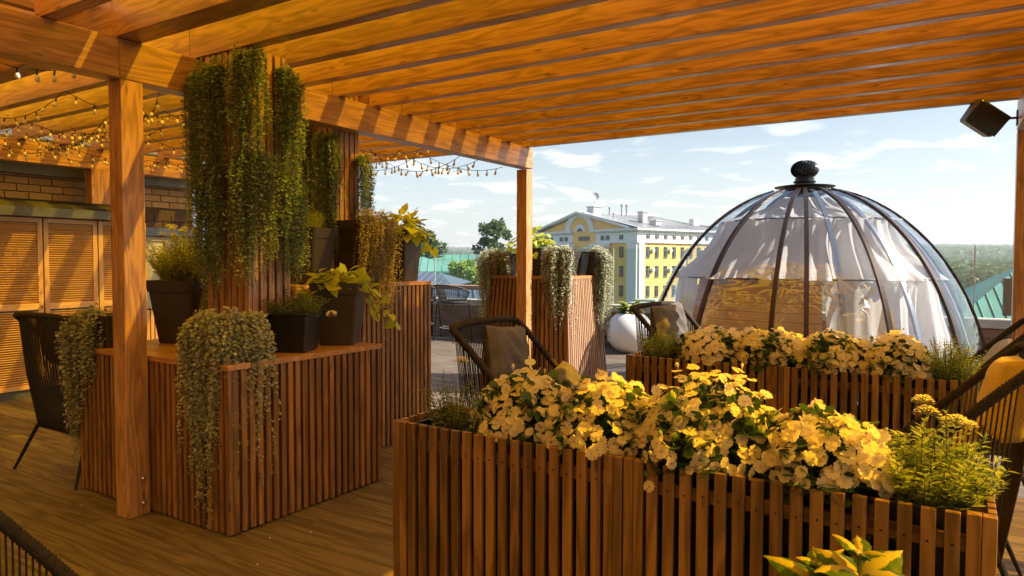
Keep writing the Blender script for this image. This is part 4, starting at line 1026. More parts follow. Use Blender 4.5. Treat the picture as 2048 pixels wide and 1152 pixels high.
# ================================================================== DOME
DC = Vector((-1.65, 9.62, 0)); DA = 2.05; DCZ = -.2; DH = 2.75
dome = thing('dome', 'transparent dome tent with dark ribs and white inner curtains', 'dome tent', DC)
def dprof(z): return DA*math.sqrt(max(0, 1-((z-DCZ)/DH)**2))
M_pvc = glassy('clear_film', (.94, .96, .99), .95, .03, wav=.45, rmin=.13)
prof = [(dprof(z), z) for z in [0, .25, .5, .75, 1, 1.2, 1.4, 1.6, 1.8, 1.95, 2.1, 2.2, 2.3, 2.38, 2.45, 2.5]]
mb = MB(); mb.lathe(prof, DC, n=96); part('film', mb, M_pvc, dome, smooth=True)
M_ribi = plain('aluminium_painted_reflection', (.20, .22, .27), .25, metal=.5, noise=.05)  # inner ribs: bluish reflection of the film painted into their colour
M_rib = plain('bronze_aluminium', (.050, .030, .026), .32, metal=.35, noise=.05)
for (az, dr_, rm) in [(a_, 0, 0) for a_ in (-147, -116, -89.5, -79, -54, -28.5, -1, 27, 52, 80, 108, 136, 160, 185)]+[(a_, -.10, 1) for a_ in (-67, -42, -15, 12)]:
    a = R(az); mb = MB(); zs = np.linspace(0, 2.5, 40); w = .024; d = .035; vs = []
    u = Vector((math.cos(a), math.sin(a), 0)); s_ = Vector((-math.sin(a), math.cos(a), 0))
    for z in zs:
        q = DC+u*(max(.1, dprof(z)+dr_)+.012)+Vector((0, 0, z)); nn = (u*dprof(z)/DA**2+Vector((0, 0, (z-DCZ)/DH**2))).normalized()
        for (p_, q_) in ((-1, 0), (1, 0), (1, -1), (-1, -1)): vs.append(q+s_*w*p_+nn*(d*q_+.01))
    fs = [(i*4+k, i*4+(k+1) % 4, (i+1)*4+(k+1) % 4, (i+1)*4+k) for i in range(39) for k in range(4)]
    mb.add(vs, fs); part('rib', mb, M_ribi if rm else M_rib, dome)
mb = MB(); mb.lathe([(.22, 2.44), (.26, 2.46), (.265, 2.545), (.20, 2.55)], DC, n=40); mb.lathe([(.04, 2.575), (.36, 2.548), (.365, 2.556), (.04, 2.60)], DC, n=40); mb.lathe([(.115, 2.53), (.115, 2.60), (.135, 2.61), (.135, 2.625), (.115, 2.63), (.115, 2.66), (.04, 2.66)], DC, n=40)
cap = part('cap', mb, M_metal, dome, smooth=False)
mb = MB()   # turbine vent: curved vanes
for k in range(22):
    a0 = 2*math.pi*k/22; vs = []
    for i in range(11):
        e = -1.15+2.55*i/10; rr_ = .165*math.cos(e*.95)+.01; z = 2.775+.118*math.sin(e)
        for j, (da, dr) in enumerate(((0, 0), (.21, .016))): a = a0+da+i*.07; vs.append(DC+Vector(((rr_+dr-.02)*math.cos(a), (rr_+dr-.02)*math.sin(a), z)))
    mb.add(vs, [(i*2, i*2+1, i*2+3, i*2+2) for i in range(10)])
mb.lathe([(.10, 2.65), (.115, 2.70), (.118, 2.76), (.10, 2.82), (.05, 2.86), (.001, 2.865)], DC, n=30)
obj('turbine_vent', mb, M_black, cap)
# inner curtains in three tiers
m, t, o = mat('curtain_fabric'); M_curt = m
p = N(t, 'ShaderNodeBsdfPrincipled'); p.inputs['Base Color'].default_value = (.80, .77, .75, 1); p.inputs['Roughness'].default_value = .9
tl = N(t, 'ShaderNodeBsdfTranslucent'); tl.inputs[0].default_value = (.80, .76, .72, 1); mx = N(t, 'ShaderNodeMixShader', in_0=.5); t.links.new(p.outputs[0], mx.inputs[1]); t.links.new(tl.outputs[0], mx.inputs[2]); t.links.new(mx.outputs[0], o.inputs[0])
def drape(z0, z1, r0, r1, nf, amp, sw=0, a0=0, a1=2*math.pi, seed=0):
    rs = random.Random(seed); ph = [rs.uniform(0, 6) for _ in range(5)]; n = 420; m_ = 22; vs = []
    for i in range(m_+1):
        s = i/m_; z = z0+(z1-z0)*s
        for k in range(n+1):
            a = a0+(a1-a0)*k/n
            f = .30*math.sin(3.7*nf*a+ph[3]+3*s)+math.sin(nf*a+ph[0]+1.4*math.sin(3*a+ph[1])+.9*math.sin(s*2.2+ph[4]+5*a))+.45*math.sin(2.3*nf*a+ph[2]+s*3)
            r_ = r0+(r1-r0)*s; r_ += amp*f*(.25+.75*s)*(1+.5*math.sin(5*a+ph[3]))-sw*math.sin(math.pi*s)
            vs.append(DC+Vector((r_*math.cos(a), r_*math.sin(a), z)))
    fs = [(i*(n+1)+k, i*(n+1)+k+1, (i+1)*(n+1)+k+1, (i+1)*(n+1)+k) for i in range(m_) for k in range(n)]
    mb = MB(); mb.add(vs, fs); return mb
part('upper_curtain', drape(2.40, 2.10, .30, 1.0, 15, .075, .12, R(-190), R(0), seed=1), M_curt, dome, smooth=True)
part('middle_curtain', drape(2.10, 1.40, 1.02, 1.56, 14, .125, .12, R(-190), R(-12), seed=2), M_curt, dome, smooth=True)
part('lower_curtain', drape(1.42, .04, 1.54, 1.84, 18, .075, .03, R(-72), R(-14), seed=3), M_curt, dome, smooth=True)
part('lower_curtain', drape(1.42, .04, 1.54, 1.84, 18, .075, .03, R(-185), R(-132), seed=5), M_curt, dome, smooth=True)
m, t, o = mat('painted_slat_reflection')  # reflected slats painted as beige bands on a separate curtain piece
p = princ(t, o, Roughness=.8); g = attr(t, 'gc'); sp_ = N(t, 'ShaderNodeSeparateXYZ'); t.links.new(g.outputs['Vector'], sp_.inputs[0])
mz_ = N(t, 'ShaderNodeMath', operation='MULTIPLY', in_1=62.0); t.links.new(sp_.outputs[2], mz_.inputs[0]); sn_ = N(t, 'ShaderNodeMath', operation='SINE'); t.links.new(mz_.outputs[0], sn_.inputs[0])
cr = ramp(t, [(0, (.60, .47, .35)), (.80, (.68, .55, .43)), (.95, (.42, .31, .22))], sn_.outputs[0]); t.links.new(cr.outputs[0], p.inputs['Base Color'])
part('painted_reflection_panel', drape(1.40, .05, 1.50, 1.74, 9, .02, .0, R(-131), R(-73), seed=6), m, dome, smooth=True)
mb = MB()
for (z, r_) in ((2.105, 1.01), (1.405, 1.57)): mb.tube([DC+Vector((r_*math.cos(a), r_*math.sin(a), z)) for a in np.linspace(0, 2*math.pi, 80, endpoint=False)], .010, 5, closed=True)
part('curtain_rail', mb, M_rib, dome)
mb = MB(); mb.lathe([(dprof(0)+.05, 0), (dprof(0)+.05, .07), (dprof(0)-.05, .07), (dprof(0)-.05, 0)], DC, n=80); part('base_ring', mb, M_rib, dome)

# ================================================================== SPEAKER
sp = thing('wall_speaker', 'tilted black loudspeaker on a bracket below the roof edge, top right', 'speaker', (.25, 7.1, 2.80))
M = Matrix.Translation((.175, 7.12, 2.80)) @ Matrix.Rotation(R(25), 4, 'Z') @ Matrix.Rotation(R(35), 4, 'Y') @ Matrix.Rotation(R(12), 4, 'X')
mb = MB(); mb.box(-.145, .145, -.09, .09, -.105, .105, M=M, taper=.86); part('cabinet', mb, M_pot, sp, bevel=.012)
mb = MB(); mb.box(-.135, .135, -.098, -.0905, -.09, .09, M=M); part('grille', mb, M_black, sp, bevel=.002)
mb = MB(); mb.tube([(.28, 7.14, 2.80), (.36, 7.15, 2.79), (.412, 7.16, 2.79)], .010, 8); mb.box(.40, .409, 7.12, 7.20, 2.73, 2.85); part('bracket', mb, M_black, sp)

# ================================================================== STRING LIGHTS
bulb_me = None
def string_lights(label, anchors, sag, gap=.095):
    global bulb_me
    a0 = Vector(anchors[0]); t = thing('string_lights', label, 'string lights', a0, 'string lights under the left bay')
    pts = []
    for i in range(len(anchors)-1):
        A, B = Vector(anchors[i]), Vector(anchors[i+1]); n = max(6, int((B-A).length/.04)); sg = sag*(B-A).length*random.uniform(.85, 1.15)
        for k in range(n+(i == len(anchors)-2)): u = k/n; pts.append(A.lerp(B, u)-Vector((0, 0, 4*sg*u*(1-u)))+Vector((random.uniform(-.003, .003),)*3))
    mb = MB(); mb.tube(pts, .0032, 5); part('cable', mb, M_cable, t)
    if bulb_me is None:
        so_ = MB(); so_.lathe([(.0045, 0), (.0055, -.004), (.006, -.028), (.0055, -.034), (.001, -.034)], n=8)
        bu = MB(); bu.lathe([(.006, -.034), (.010, -.038), (.0135, -.048), (.0145, -.056), (.0128, -.066), (.008, -.073), (.001, -.0745)], n=12)
        ms = bpy.data.meshes.new('socket'); ms.from_pydata(so_.v, [], so_.f); ms.materials.append(M_black)
        mu = bpy.data.meshes.new('bulb'); mu.from_pydata(bu.v, [], bu.f); mu.materials.append(M_bulb); mu.polygons.foreach_set('use_smooth', [True]*len(mu.polygons))
        bulb_me = (ms, mu)
    acc = gap*.5; n = 0
    for i in range(1, len(pts)):
        acc += (pts[i]-pts[i-1]).length
        if acc >= gap and n < 100:
            acc = 0; n += 1; rot = (random.gauss(0, .25), random.gauss(0, .25), 0)
            for nm, me in (('bulb', bulb_me[1]), ('socket', bulb_me[0])):
                o = bpy.data.objects.new(nm, me); COL.objects.link(o)
                if nm == 'bulb': o.parent = t; o.location = pts[i]-a0; o.rotation_euler = rot; bb = o
                else: o.parent = bb
    return t
def A(px, py, z=2.935):
    v = at(px, py, 1)-Vector((0, 0, EYE)); return Vector((0, 0, EYE))+v*((z-EYE)/v.z)
HZ = 2.93
string_lights('string lights nearest to the thick post, looping to its top left corner', [A(212, 112, 2.86), A(-70, 90, 2.93)], .13)
string_lights('string lights crossing behind the thick post from the second hook to the green cascade', [A(128, 183), A(400, 222, 2.86)], .10)
string_lights('string lights running left from the second hook to the photo edge', [A(128, 183), A(-70, 205)], .16)
string_lights('string lights from the hook by the post down to the left hook', [A(330, 222), A(50, 241)], .10)
string_lights('string lights in the third loop, ending at two small peaks', [A(50, 241), A(-60, 245)], .15)
string_lights('string lights sagging between the two middle hooks left of the post', [A(215, 232), A(48, 262)], .14)
string_lights('string lights right of the post from its edge to the cascade', [A(308, 278), A(140, 255)], .12)
string_lights('string lights lowest right of the post, near the brick wall', [A(308, 278), A(420, 285)], .14)
string_lights('long string lights in front of the wall beam, upper of two', [A(-30, 282, 2.80), A(140, 296, 2.78), A(300, 322, 2.72), A(420, 320, 2.75)], .06)
string_lights('long string lights in front of the wall beam, lower and deeper loops', [A(-20, 285, 2.78), A(100, 300, 2.75), A(210, 318, 2.72), A(330, 318, 2.72), A(430, 330, 2.7)], .15)
string_lights('string lights against the sky, lowest loop ending on the slim post beam', [A(1006, 334, 2.69), A(842, 305, 2.90), A(700, 330, 2.85)], .11)
string_lights('string lights against the sky, middle loop under the cross beam', [A(960, 318, 2.70), A(800, 300, 2.92), A(720, 318, 2.9)], .12)
string_lights('string lights against the sky, short upper loop near the far column', [A(920, 312, 2.71), A(740, 300, 2.92)], .12)
string_lights('string lights glowing under the rafters right of the far column', [A(866, 288), A(720, 300, 2.80)], .10)

string_lights('string lights in the deepest bay, faint loop above the wall beam left of the post', [A(100, 262), A(205, 272)], .12)
string_lights('string lights in the second bay, shallow loop crossing toward the wall', [A(-40, 262), A(75, 268), A(210, 250)], .13)
string_lights('string lights with a steep loop right beside the post edge', [A(318, 185), A(285, 215)], .20)
string_lights('string lights in a shallow loop ending inside the green cascade', [A(330, 222), A(420, 235, 2.9)], .14)
string_lights('string lights behind the post, running between the two right hooks', [A(330, 250), A(240, 262), A(160, 262)], .12)

# ================================================================== BACKGROUND
HAZ = True
M_yel = plain('yellow_stucco', (.90, .58, .19), .9, noise=.04, nscale=.4)
M_wst = plain('white_stucco', (.80, .80, .80), .85, noise=.03, nscale=.5)
M_win = plain('dark_window', (.05, .06, .07), .15, noise=.3, nscale=.8)
M_troof = plain('grey_sheet_roof', (.46, .47, .49), .4, metal=.4, noise=.12, nscale=.25)
M_gfr = plain('grey_window_frame', (.30, .29, .27), .6)
def palace():
    t = thing('yellow_building', 'long yellow and white classical building with pediment, columns and grey roof', 'building', (-47.8, 117.6, -15))
    X = Vector((.373, .928, 0)); Y = Vector((-.928, .373, 0)); O = Vector((-47.8, 117.6, 0))
    Mt = Matrix(((X.x, Y.x, 0, O.x), (X.y, Y.y, 0, O.y), (0, 0, 1, 0), (0, 0, 0, 1)))
    LL = 27.5; LR = 44.0     # left facade runs along local +y, right facade along +x
    def bxs(name, mat_, lst, parent=t, grain=2):
        mb = MB()
        for (a, b, c, d, e, f) in lst: mb.box(a, b, c, d, e, f, grain, M=Mt)
        return part(name, mb, mat_, parent)
    bxs('wall', M_yel, [(.02, LR, .02, LL, -15, 5.0), (.015, LR, .015, LL, 5.0, 5.2)])
    bxs('attic', M_wst, [(0, LR, 0, 10.8, 5.3, 6.9), (0, LR, 17.6, LL, 5.3, 6.9)])
    bxs('attic_bay', M_yel, [(.03, 8, 10.85, 17.55, 5.2, 7.4)])
    bxs('cornice', M_wst, [(-.35, LR+.2, -.35, 10.6, 4.95, 5.3), (-.35, LR, 17.8, LL+.3, 4.95, 5.3), (-.25, LR, -.25, 10.7, 6.95, 7.15), (-.8, LR+.4, -.8, 10.9, 7.2, 7.55), (-.25, LR, 17.7, LL+.2, 6.95, 7.15), (-.8, LR, 17.5, LL+.6, 7.2, 7.55)])
    dent = []
    k = 0
    while k*.9 < LR: dent.append((k*.9, k*.9+.45, -.55, -.26, 6.97, 7.19)); k += 1
    k = 0
    while k*.9 < LL:
        if not 10.4 < k*.9 < 17.7: dent.append((-.55, -.26, k*.9, k*.9+.45, 6.97, 7.19))
        k += 1
    bxs('dentils', M_wst, dent)
    # pediment on the left facade
    c0, half, zb, za = 15.6, 13.2, 7.55, 10.9
    def tri(x0, x1, h, z0, z1, name, mat_):
        mb = MB(); vs = [Mt @ Vector((x, y, z)) for x in (x0, x1) for (y, z) in ((c0-h, z0), (c0+h, z0), (c0, z1))]
        mb.add(vs, [(0, 1, 2), (3, 5, 4), (0, 3, 4, 1), (1, 4, 5, 2), (2, 5, 3, 0)]); part(name, mb, mat_, t)
    tri(.3, 3, half-.6, zb, za-.25, 'pediment', M_yel)
    mb = MB()
    for s in (-1, 1):
        a = Vector((0, c0+s*(half+.8), zb-.1)); b_ = Vector((0, c0, za))
        vs = []
        for x in (-.8, 3.2):
            for (p_, dz) in ((a, 0), (a, .4), (b_, .42), (b_, 0)): vs.append(Mt @ Vector((x, p_.y, p_.z+dz)))
        mb.add(vs, [(0, 1, 2, 3), (7, 6, 5, 4), (0, 4, 5, 1), (1, 5, 6, 2), (2, 6, 7, 3), (3, 7, 4, 0)])
    part('raking_cornice', mb, M_wst, t)
    # arch with lunette
    def arc(r0, r1, x0, x1, zc, name, mat_):
        mb = MB(); n = 24; vs = []
        for i in range(n+1):
            a = math.pi*i/n
            for (r_, x) in ((r0, x0), (r1, x0), (r1, x1), (r0, x1)): vs.append(Mt @ Vector((x, c0+r_*math.cos(a), zc+r_*math.sin(a))))
        mb.add(vs, [(i*4+k, (i+1)*4+k, (i+1)*4+(k+1) % 4, i*4+(k+1) % 4) for i in range(n) for k in range(4)]); return part(name, mb, mat_, t)
    arc(3.0, 4.2, -.1, .3, 7.2, 'arch', M_wst); arc(.95, 1.7, .1, .45, 7.1, 'lunette_frame', M_wst); arc(.02, .95, .2, .4, 7.1, 'lunette', M_win)
    arc(1.7, 3.0, .2, .29, 7.2, 'arch_field', M_yel)
    bxs('keystone', M_wst, [(-.15, .32, c0-.35, c0+.35, 10.9, 11.5)])
    # pilasters and columns
    bxs('pilaster', M_wst, [(-.3, .3, 0, 2.4, -15, 4.95), (0.25, 1.5, -.3, .2, -15, 4.95)])
    for y in (7.0, 10.4, 16.6, 20.0, 23.4):
        mb = MB(); mb.lathe([(.75, -15), (.75, -9), (.66, 3.6), (.85, 3.7), (.9, 4.0)], Mt @ Vector((-.9, y+.8, 0)), n=20); mb.box(-2.0, .1, y-.2, y+1.8, 4.0, 4.3, M=Mt); part('column', mb, M_wst, t)
    bxs('entablature', M_wst, [(-2.0, -.36, 6.6, 10.6, 4.31, 4.93)]); bxs('entablature', M_wst, [(-2.0, -.36, 16.5, 25.4, 4.31, 4.93)])
    # windows: right facade and left facade
    def window(M0, w, h):
        mb = MB(); mb.box(-w/2, w/2, -.06, .0, 0, h, M=M0); o = part('window', mb, M_win, t)
        mb = MB(); mb.box(-.035, .035, -.12, -.062, 0, h, M=M0); mb.box(-w/2, w/2, -.115, -.063, h*.66, h*.66+.07, M=M0); mb.box(-w/2-.05, w/2+.05, -.16, -.061, -.09, 0, M=M0); obj('window_frame', mb, M_gfr, o)
    rows = (2.35, -1.15, -4.75, -8.4)
    for i in range(17):
        x = 2.7+2.32*i
        if x > LR-1: break
        for z in rows: window(Mt @ Matrix.Translation((x, 0.0, z)), .95, 1.95)
        if i % 2 == 0 and z < 99:
            for z in rows[:2]: bxs('air_conditioner', M_wst, [(x+.85, x+1.45, -.4, .0, z+1.0, z+1.5)])
        window(Mt @ Matrix.Translation((x, -.02, 5.75)), .9, .7)
    RM = Matrix.Rotation(R(-90), 4, 'Z')
    for y in (4.0, 11.9, 26.2):
        for z in rows: window(Mt @ Matrix.Translation((0.0, y, z)) @ RM, 1.1, 1.95)
    for y in (4.0, 7.6, 9.0, 13.1, 14.2, 15.3, 19.5, 21, 24.2): window(Mt @ Matrix.Translation((-.01 if not 11 < y < 17 else .02, y, 5.65)) @ RM, .95, .75)
    mb = MB(); mb.box(-.05, .0, 12.3, 15.7, -3.5, 3.9, M=Mt); w_ = part('great_window', mb, plain('sky_glass', (.25, .33, .36), .1, noise=.2, nscale=.6), t)
    mb = MB()
    for y in (12.2, 13.3, 14.5, 15.6): mb.box(-.12, -.055, y, y+.14, -3.5, 3.9, M=Mt)
    for z in (-3.5, -1, 1.3, 3.8): mb.box(-.11, -.056, 12.2, 15.8, z, z+.14, M=Mt)
    obj('window_frame', mb, M_wst, w_)
    # roof: ridge from the gable, hipped at the far end
    mb = MB(); V_ = lambda x, y, z: Mt @ Vector((x, y, z)); zr = za+.25
    vs = [V_(-.8, c0, zr+.15), V_(21, c0, zr), V_(-.5, -.85, 7.58), V_(LR+.4, -.85, 7.58), V_(LR+.4, LL+.8, 7.58), V_(-.5, LL+.8, 7.58), V_(30, c0, 9.8)]
    mb.add(vs, [(0, 2, 3, 6, 1), (3, 4, 6), (0, 1, 6, 4, 5)])
    rf = part('roof', mb, M_troof, t)
    mb = MB()
    for i in range(26):
        x = 1+i*1.6; f = max(0, 1-max(0, x-21)/23)
        mb.tube([V_(x, -.8, 7.64), V_(min(x, 30), c0 if x < 30 else c0*(1-(x-30)/14), zr+.06 if x < 21 else max(7.7, zr-(x-21)*.13))], .05, 4)
    obj('roof_seams', mb, M_troof, rf)
    for (x, y, w, h, z) in ((2.2, 13.9, 1.9, 1.5, 10.7), (6, 4.5, 1.3, 2.2, 8.6), (8.4, 3.4, 1.6, .9, 8.3), (3, 25, 2.0, 1.3, 8.0)):
        mb = MB(); mb.box(x, x+w, y, y+w, z, z+h, M=Mt); mb.box(x-.15, x+w+.15, y-.15, y+w+.15, z+h+.002, z+h+.2, M=Mt); obj('chimney', mb, M_troof, rf)
    for (x, y, z, h) in ((6.5, 10.5, 10.4, 2.0), (7.6, 10.3, 10.4, 2.0), (4.2, 11.5, 10.6, 1.2), (2.4, 8.5, 9.8, .7)): mb = MB(); mb.tube([V_(x, y, z), V_(x, y, z+h)], .2, 8); mb.tube([V_(x, y, z+h), V_(x, y, z+h+.25)], .34, 8); obj('vent_pipe', mb, M_troof, rf)
    mb = MB(); mb.tube([V_(2.6, 14, 12.6), V_(2.6, 14, 14.2)], .06, 5); q = MB()
    Mo = Matrix.Translation(V_(2.6, 14, 14.2)) @ Matrix.Rotation(R(75), 4, 'X') @ Matrix.Rotation(R(40), 4, 'Y'); q.lathe([(.001, 0), (.4, .05), (.8, .22)], (0, 0, 0), n=16, M=Mo.to_3x3()); mb.add([v_+Mo.translation for v_ in [Vector(v) for v in q.v]], q.f); obj('satellite_dish', mb, M_troof, rf)
    mb = MB(); mb.box(19, 20.6, 3.2, 4.4, 8.7, 10.0, M=Mt); mb.box(18.95, 19.0, 3.45, 4.15, 9.0, 9.8, M=Mt); obj('dormer', mb, M_wst, rf)
palace()

M_teal = plain('teal_sheet_roof', (.16, .36, .31), .45, metal=.2, noise=.12, nscale=.4)
M_navy = plain('navy_sheet_roof', (.12, .15, .22), .35, metal=.3, noise=.1, nscale=.5)
M_gwall = plain('grey_green_wall', (.40, .43, .39), .9, noise=.1, nscale=.3)
def house(name, label, c, ang, lx, ly, zw, zr, rmat, wmat, hip=0, seam=.6, wins=True, ov=.4, base=-15):
    t = thing(name, label, 'building', (c[0], c[1], base), 'low roofs seen beyond the terrace'); M = Matrix.Translation((c[0], c[1], 0)) @ Matrix.Rotation(ang, 4, 'Z')
    mb = MB(); mb.box(-lx/2, lx/2, -ly/2, ly/2, base, zw, M=M); part('wall', mb, wmat, t)
    V_ = lambda x, y, z: M @ Vector((x, y, z)); a, b = lx/2+ov, ly/2+ov; h = hip
    mb = MB(); mb.add([V_(-a, -b, zw), V_(a, -b, zw), V_(a, b, zw), V_(-a, b, zw), V_(-a+h, 0, zr), V_(a-h, 0, zr)], [(0, 1, 5, 4), (2, 3, 4, 5), (1, 2, 5), (3, 0, 4), (3, 2, 1, 0)]); rf = part('roof', mb, rmat, t)
    mb = MB(); n = int(2*a/seam)
    for i in range(n+1):
        x = -a+i*2*a/n; f = 1 if not h else min(1, (a-abs(x))/h)
        for s in (-1, 1): mb.tube([V_(x, s*b, zw+.04), V_(x, s*b*(1-f), zw+(zr-zw)*f+.04)], .035, 4, cap=False)
    mb.box(-a, a, -b-.12, -b-.01, zw-.12, zw+.02, 0, M=M); obj('roof_seams', mb, rmat, rf)
    if wins:
        for i in range(int(lx/2.6)):
            x = -lx/2+1.3+i*2.6; mb = MB(); mb.box(x-.45, x+.45, -ly/2-.05, -ly/2-.005, zw-2.1, zw-.8, M=M); part('window', mb, M_win, t)
    return t, M, rf
def cam_az(px): v = at(px, 522, 1); return math.atan2(v.y, v.x)
def ground(px, D): v = at(px, 522, D); return (v.x, v.y)
# left: teal roof with a long ridge, navy roof nearer
t, M, rf = house('teal_roof_building', 'long building with a teal metal roof, seen left of the slim post', ground(930, 82), YAW+R(3), 26, 12, .85, 2.35, M_teal, plain('dark_wall', (.14, .15, .15), .9), 0, .9, True)
house('teal_roof_building', 'smaller teal-roofed wing overlapping the long one, above the navy roof', ground(818, 64), YAW+R(4), 8, 8, .7, 1.95, M_teal, M_gwall, 3, .6, False)
house('navy_roof_building', 'navy ribbed metal roof just beyond the bar, below the teal roofs', ground(846, 36), YAW-R(6), 3.4, 5, .45, 1.0, M_navy, M_gwall, 1.2, .34, False)
house('grey_roof_building', 'low grey roof glimpsed under the bar shelf behind the stools', ground(905, 26), YAW+R(5), 10, 6, -.1, .55, M_navy, plain('pinkish_brick', (.32, .19, .15), .9), 0, .5, False)
# right: teal hip roof and pale wall
t, M, rf = house('teal_hip_building', 'teal hipped metal roof over a pale grey-green wall, at the right beside the post', ground(2110, 42), YAW-R(20), 15, 13, -3.0, 1.55, M_teal, M_gwall, 6.5, .55, True, .6)
mb = MB(); v = at(2012, 580, 38); mb.box(v.x-.1, v.x+.9, v.y, v.y+.8, v.z-1.4, v.z+.55); mb.box(v.x-.15, v.x+.95, v.y-.05, v.y+.85, v.z+.553, v.z+.62); o = obj('chimney', mb, plain('brown_chimney', (.10, .06, .05), .8), rf)
for (px, py, D, w, h, lab) in ((1297, 598, 30, 1.0, .9, 'pale ventilation unit on a nearby roof, left of the dome edge'), (1278, 604, 27, .7, .6, 'small pale duct box left of the larger ventilation unit')):
    v = at(px, py, D); t = thing('ventilation_unit', lab, 'ventilation unit', (v.x, v.y, v.z-1.0)); mb = MB(); mb.box(v.x-w/2, v.x+w/2, v.y-w/2, v.y+w/2, v.z-h, v.z, grain=2); part('casing', mb, M_gwall, t, bevel=.03)
    mb = MB(); mb.box(v.x-w/2+.08, v.x+w/2-.08, v.y-w/2-.03, v.y-w/2-.003, v.z-h+.1, v.z-.12); part('grille', mb, M_troof, t)
t, M, rf = house('annex_building', 'flat pale annex with a green roof edge below the yellow building', ground(1268, 36), YAW-R(8), 12, 8, -2.2, -1.7, plain('green_roof', (.20, .42, .30), .6), M_gwall, 0, 1.0, False)

# ------------------------------------------------------------------ trees
def tree(name, label, c, z0, h, r, nleaf, size, mats, trunk=True, group=None, crown_lo=.35, col=6, seed=0):
    rs = random.Random(seed); rg = np.random.default_rng(seed)
    t = thing(name, label, 'tree', (c[0], c[1], z0), group); st = MB()
    st.tube([(c[0], c[1], z0), (c[0]+.03*h*rs.uniform(-1, 1), c[1], z0+h*.45), (c[0]+.04*h*rs.uniform(-1, 1), c[1], z0+h*.85)], [h*.022, h*.014, h*.004], 8)
    clumps = []
    for i in range(46):
        a = rs.uniform(0, 6.28); e = rs.uniform(crown_lo, 1); q = math.sin(math.pi*(.12+.88*(1-(e-crown_lo)/(1-crown_lo))**.75))**.7*rs.uniform(.35, 1)
        p = Vector((c[0]+r*q*math.cos(a), c[1]+r*q*math.sin(a), z0+h*e*.97)); clumps.append((p, r*rs.uniform(.16, .34)))
        if i % 3 == 0: st.tube([(c[0], c[1], z0+h*max(.25, e-.3)), Vector((c[0], c[1], z0+h*max(.25, e-.3))).lerp(p, .6)+Vector((0, 0, -.02*h)), p], [h*.008, h*.005, h*.002], 4, cap=False)
    part('trunk', st, M_bark, t)
    P = []; D = []; Tn = []
    per = nleaf//len(clumps)
    for (p, cr_) in clumps:
        d = unit(rg.normal(0, 1, (per, 3))); rr = cr_*rg.random(per)**.45
        P.append(np.array(p)+d*rr[:, None]*np.array([1, 1, .75])); D.append(d+rg.normal(0, .6, (per, 3))); Tn.append(np.clip(rg.random(per)*.5+rs.random()*.4, 0, 1))
    P = np.concatenate(P); D = np.concatenate(D)
    leaves('crown', P, D, np.array([0, 0, 1.0])+rg.normal(0, .6, P.shape), size*rg.uniform(.6, 1.3, len(P)), 'quad', mats, t, np.concatenate(Tn))
    return t
TG = 'trees beyond the terrace'
def tr(px, ybase, ytop, D, wpx, n, sz, mats, lab, nm='broadleaf_tree', **k):
    v = at(px, ytop, D); z1 = v.z; z0 = -15 if k.pop('deep', True) else at(px, ybase, D).z; h = z1-z0; tree(nm, lab, (v.x, v.y), z0, h, wpx/2*D/FPX, n, sz, [mats, M_stemb], group=TG, **k)
tr(996, 0, 438, 85, 84, 7000, .42, L_tree, 'dark rounded tree left of the slim post, tallest against the sky', crown_lo=.62, seed=3)
tr(1080, 0, 470, 95, 62, 3500, .45, L_tree, 'small dark tree just right of the slim post beside the yellow building', crown_lo=.66, seed=4)
tr(846, 0, 452, 80, 84, 6000, .38, L_tree, 'dark open tree behind the big lime leaves at the left', crown_lo=.62, seed=5)
tr(932, 0, 512, 44, 84, 6000, .24, L_bright, 'bright yellow-green bushy tree in front of the teal roofs', crown_lo=.70, seed=6)
tr(1962, 0, 592, 60, 40, 1500, .3, L_tree, 'small round tree below the forest edge at the right', crown_lo=.6, seed=8)

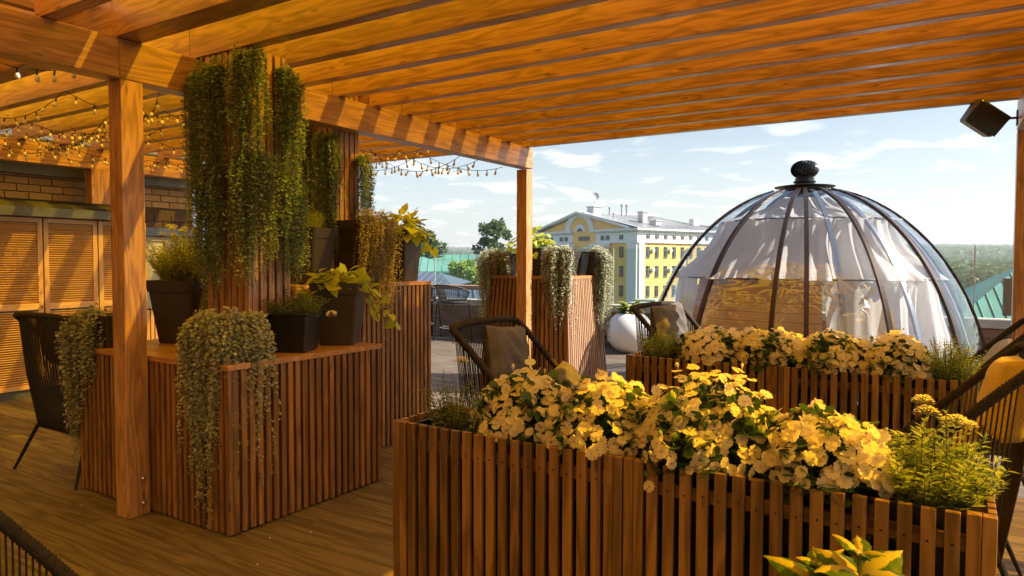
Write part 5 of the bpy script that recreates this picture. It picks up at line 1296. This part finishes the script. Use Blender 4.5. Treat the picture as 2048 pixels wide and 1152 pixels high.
# far forest and wooded ridges: one mass of crowns
def forest():
    P = []; SZ = []; Tn = []
    rg = np.random.default_rng(11)
    def put(n, d0, d1, a0, a1, s0):
        for i in range(n):
            d = d0+(d1-d0)*rg.random()**.8; az = rg.uniform(a0, a1)     # az measured from +y, positive to the left
            x, y = -math.sin(R(az))*d, math.cos(R(az))*d; P.append((x, y, height(x, y))); SZ.append(s0*rg.uniform(.7, 1.4)); Tn.append(rg.random())
    put(7000, 330, 1500, -12, 12, 7); put(9000, 1500, 3400, -14, 76, 12)
    P = np.array(P); SZ = np.array(SZ); k = len(P)
    # each crown: small lumpy blob of leaf facets
    per = 26; d = unit(rg.normal(0, 1, (k*per, 3))); d[:, 2] = np.abs(d[:, 2])
    base = np.repeat(P, per, 0); s = np.repeat(SZ, per)[:, None]
    Q = base+d*s*np.array([.5, .5, .95])*rg.uniform(.75, 1.05, (k*per, 1))+np.array([0, 0, .25])*s
    leaves('forest', Q, np.cross(d, rg.normal(0, 1, d.shape)), d+rg.normal(0, .25, d.shape), (s[:, 0]*rg.uniform(.32, .6, k*per)), 'quad', [L_tree, M_stemb], None, np.clip(np.repeat(Tn, per)*.6+rg.random(k*per)*.4, 0, 1))
    o = bpy.data.objects['forest']; o['kind'] = 'stuff'; o['label'] = 'far mixed forest stretching to the hazy horizon'; o['category'] = 'forest'
forest()

# fallen petals on the deck
mb = MB()
for (px, py) in ((540, 1077), (621, 1066), (13, 861), (163, 1012), (470, 812), (515, 1130)):
    v = at(px, py, 1)-Vector((0, 0, EYE)); q = Vector((0, 0, EYE))+v*(-EYE/v.z); q.z = .004; a = random.uniform(0, 3)
    mb.add([q+Vector((.008*math.cos(a), .008*math.sin(a), 0)), q+Vector((-.006*math.sin(a), .006*math.cos(a), .002)), q-Vector((.008*math.cos(a), .008*math.sin(a), 0)), q-Vector((-.006*math.sin(a), .006*math.cos(a), .001))], [(0, 1, 2, 3)])
o = obj('fallen_petals', mb, M_petal); o['kind'] = 'stuff'; o['label'] = 'tiny fallen petals scattered on the shaded deck'; o['category'] = 'petals'

# the air between here and the far ridges
mb = MB(); mb.box(-5200, 5200, -400, 5200, -17, 120)
m, t, o = mat('haze'); pv = N(t, 'ShaderNodeVolumePrincipled'); pv.inputs['Color'].default_value = (.86, .93, 1, 1); pv.inputs['Density'].default_value = 3.0e-4; pv.inputs['Anisotropy'].default_value = .2
t.links.new(pv.outputs[0], o.inputs['Volume'])
hz = obj('haze', mb, m); hz['kind'] = 'stuff'; hz['label'] = 'thin blue summer haze over the far woods'; hz['category'] = 'haze'
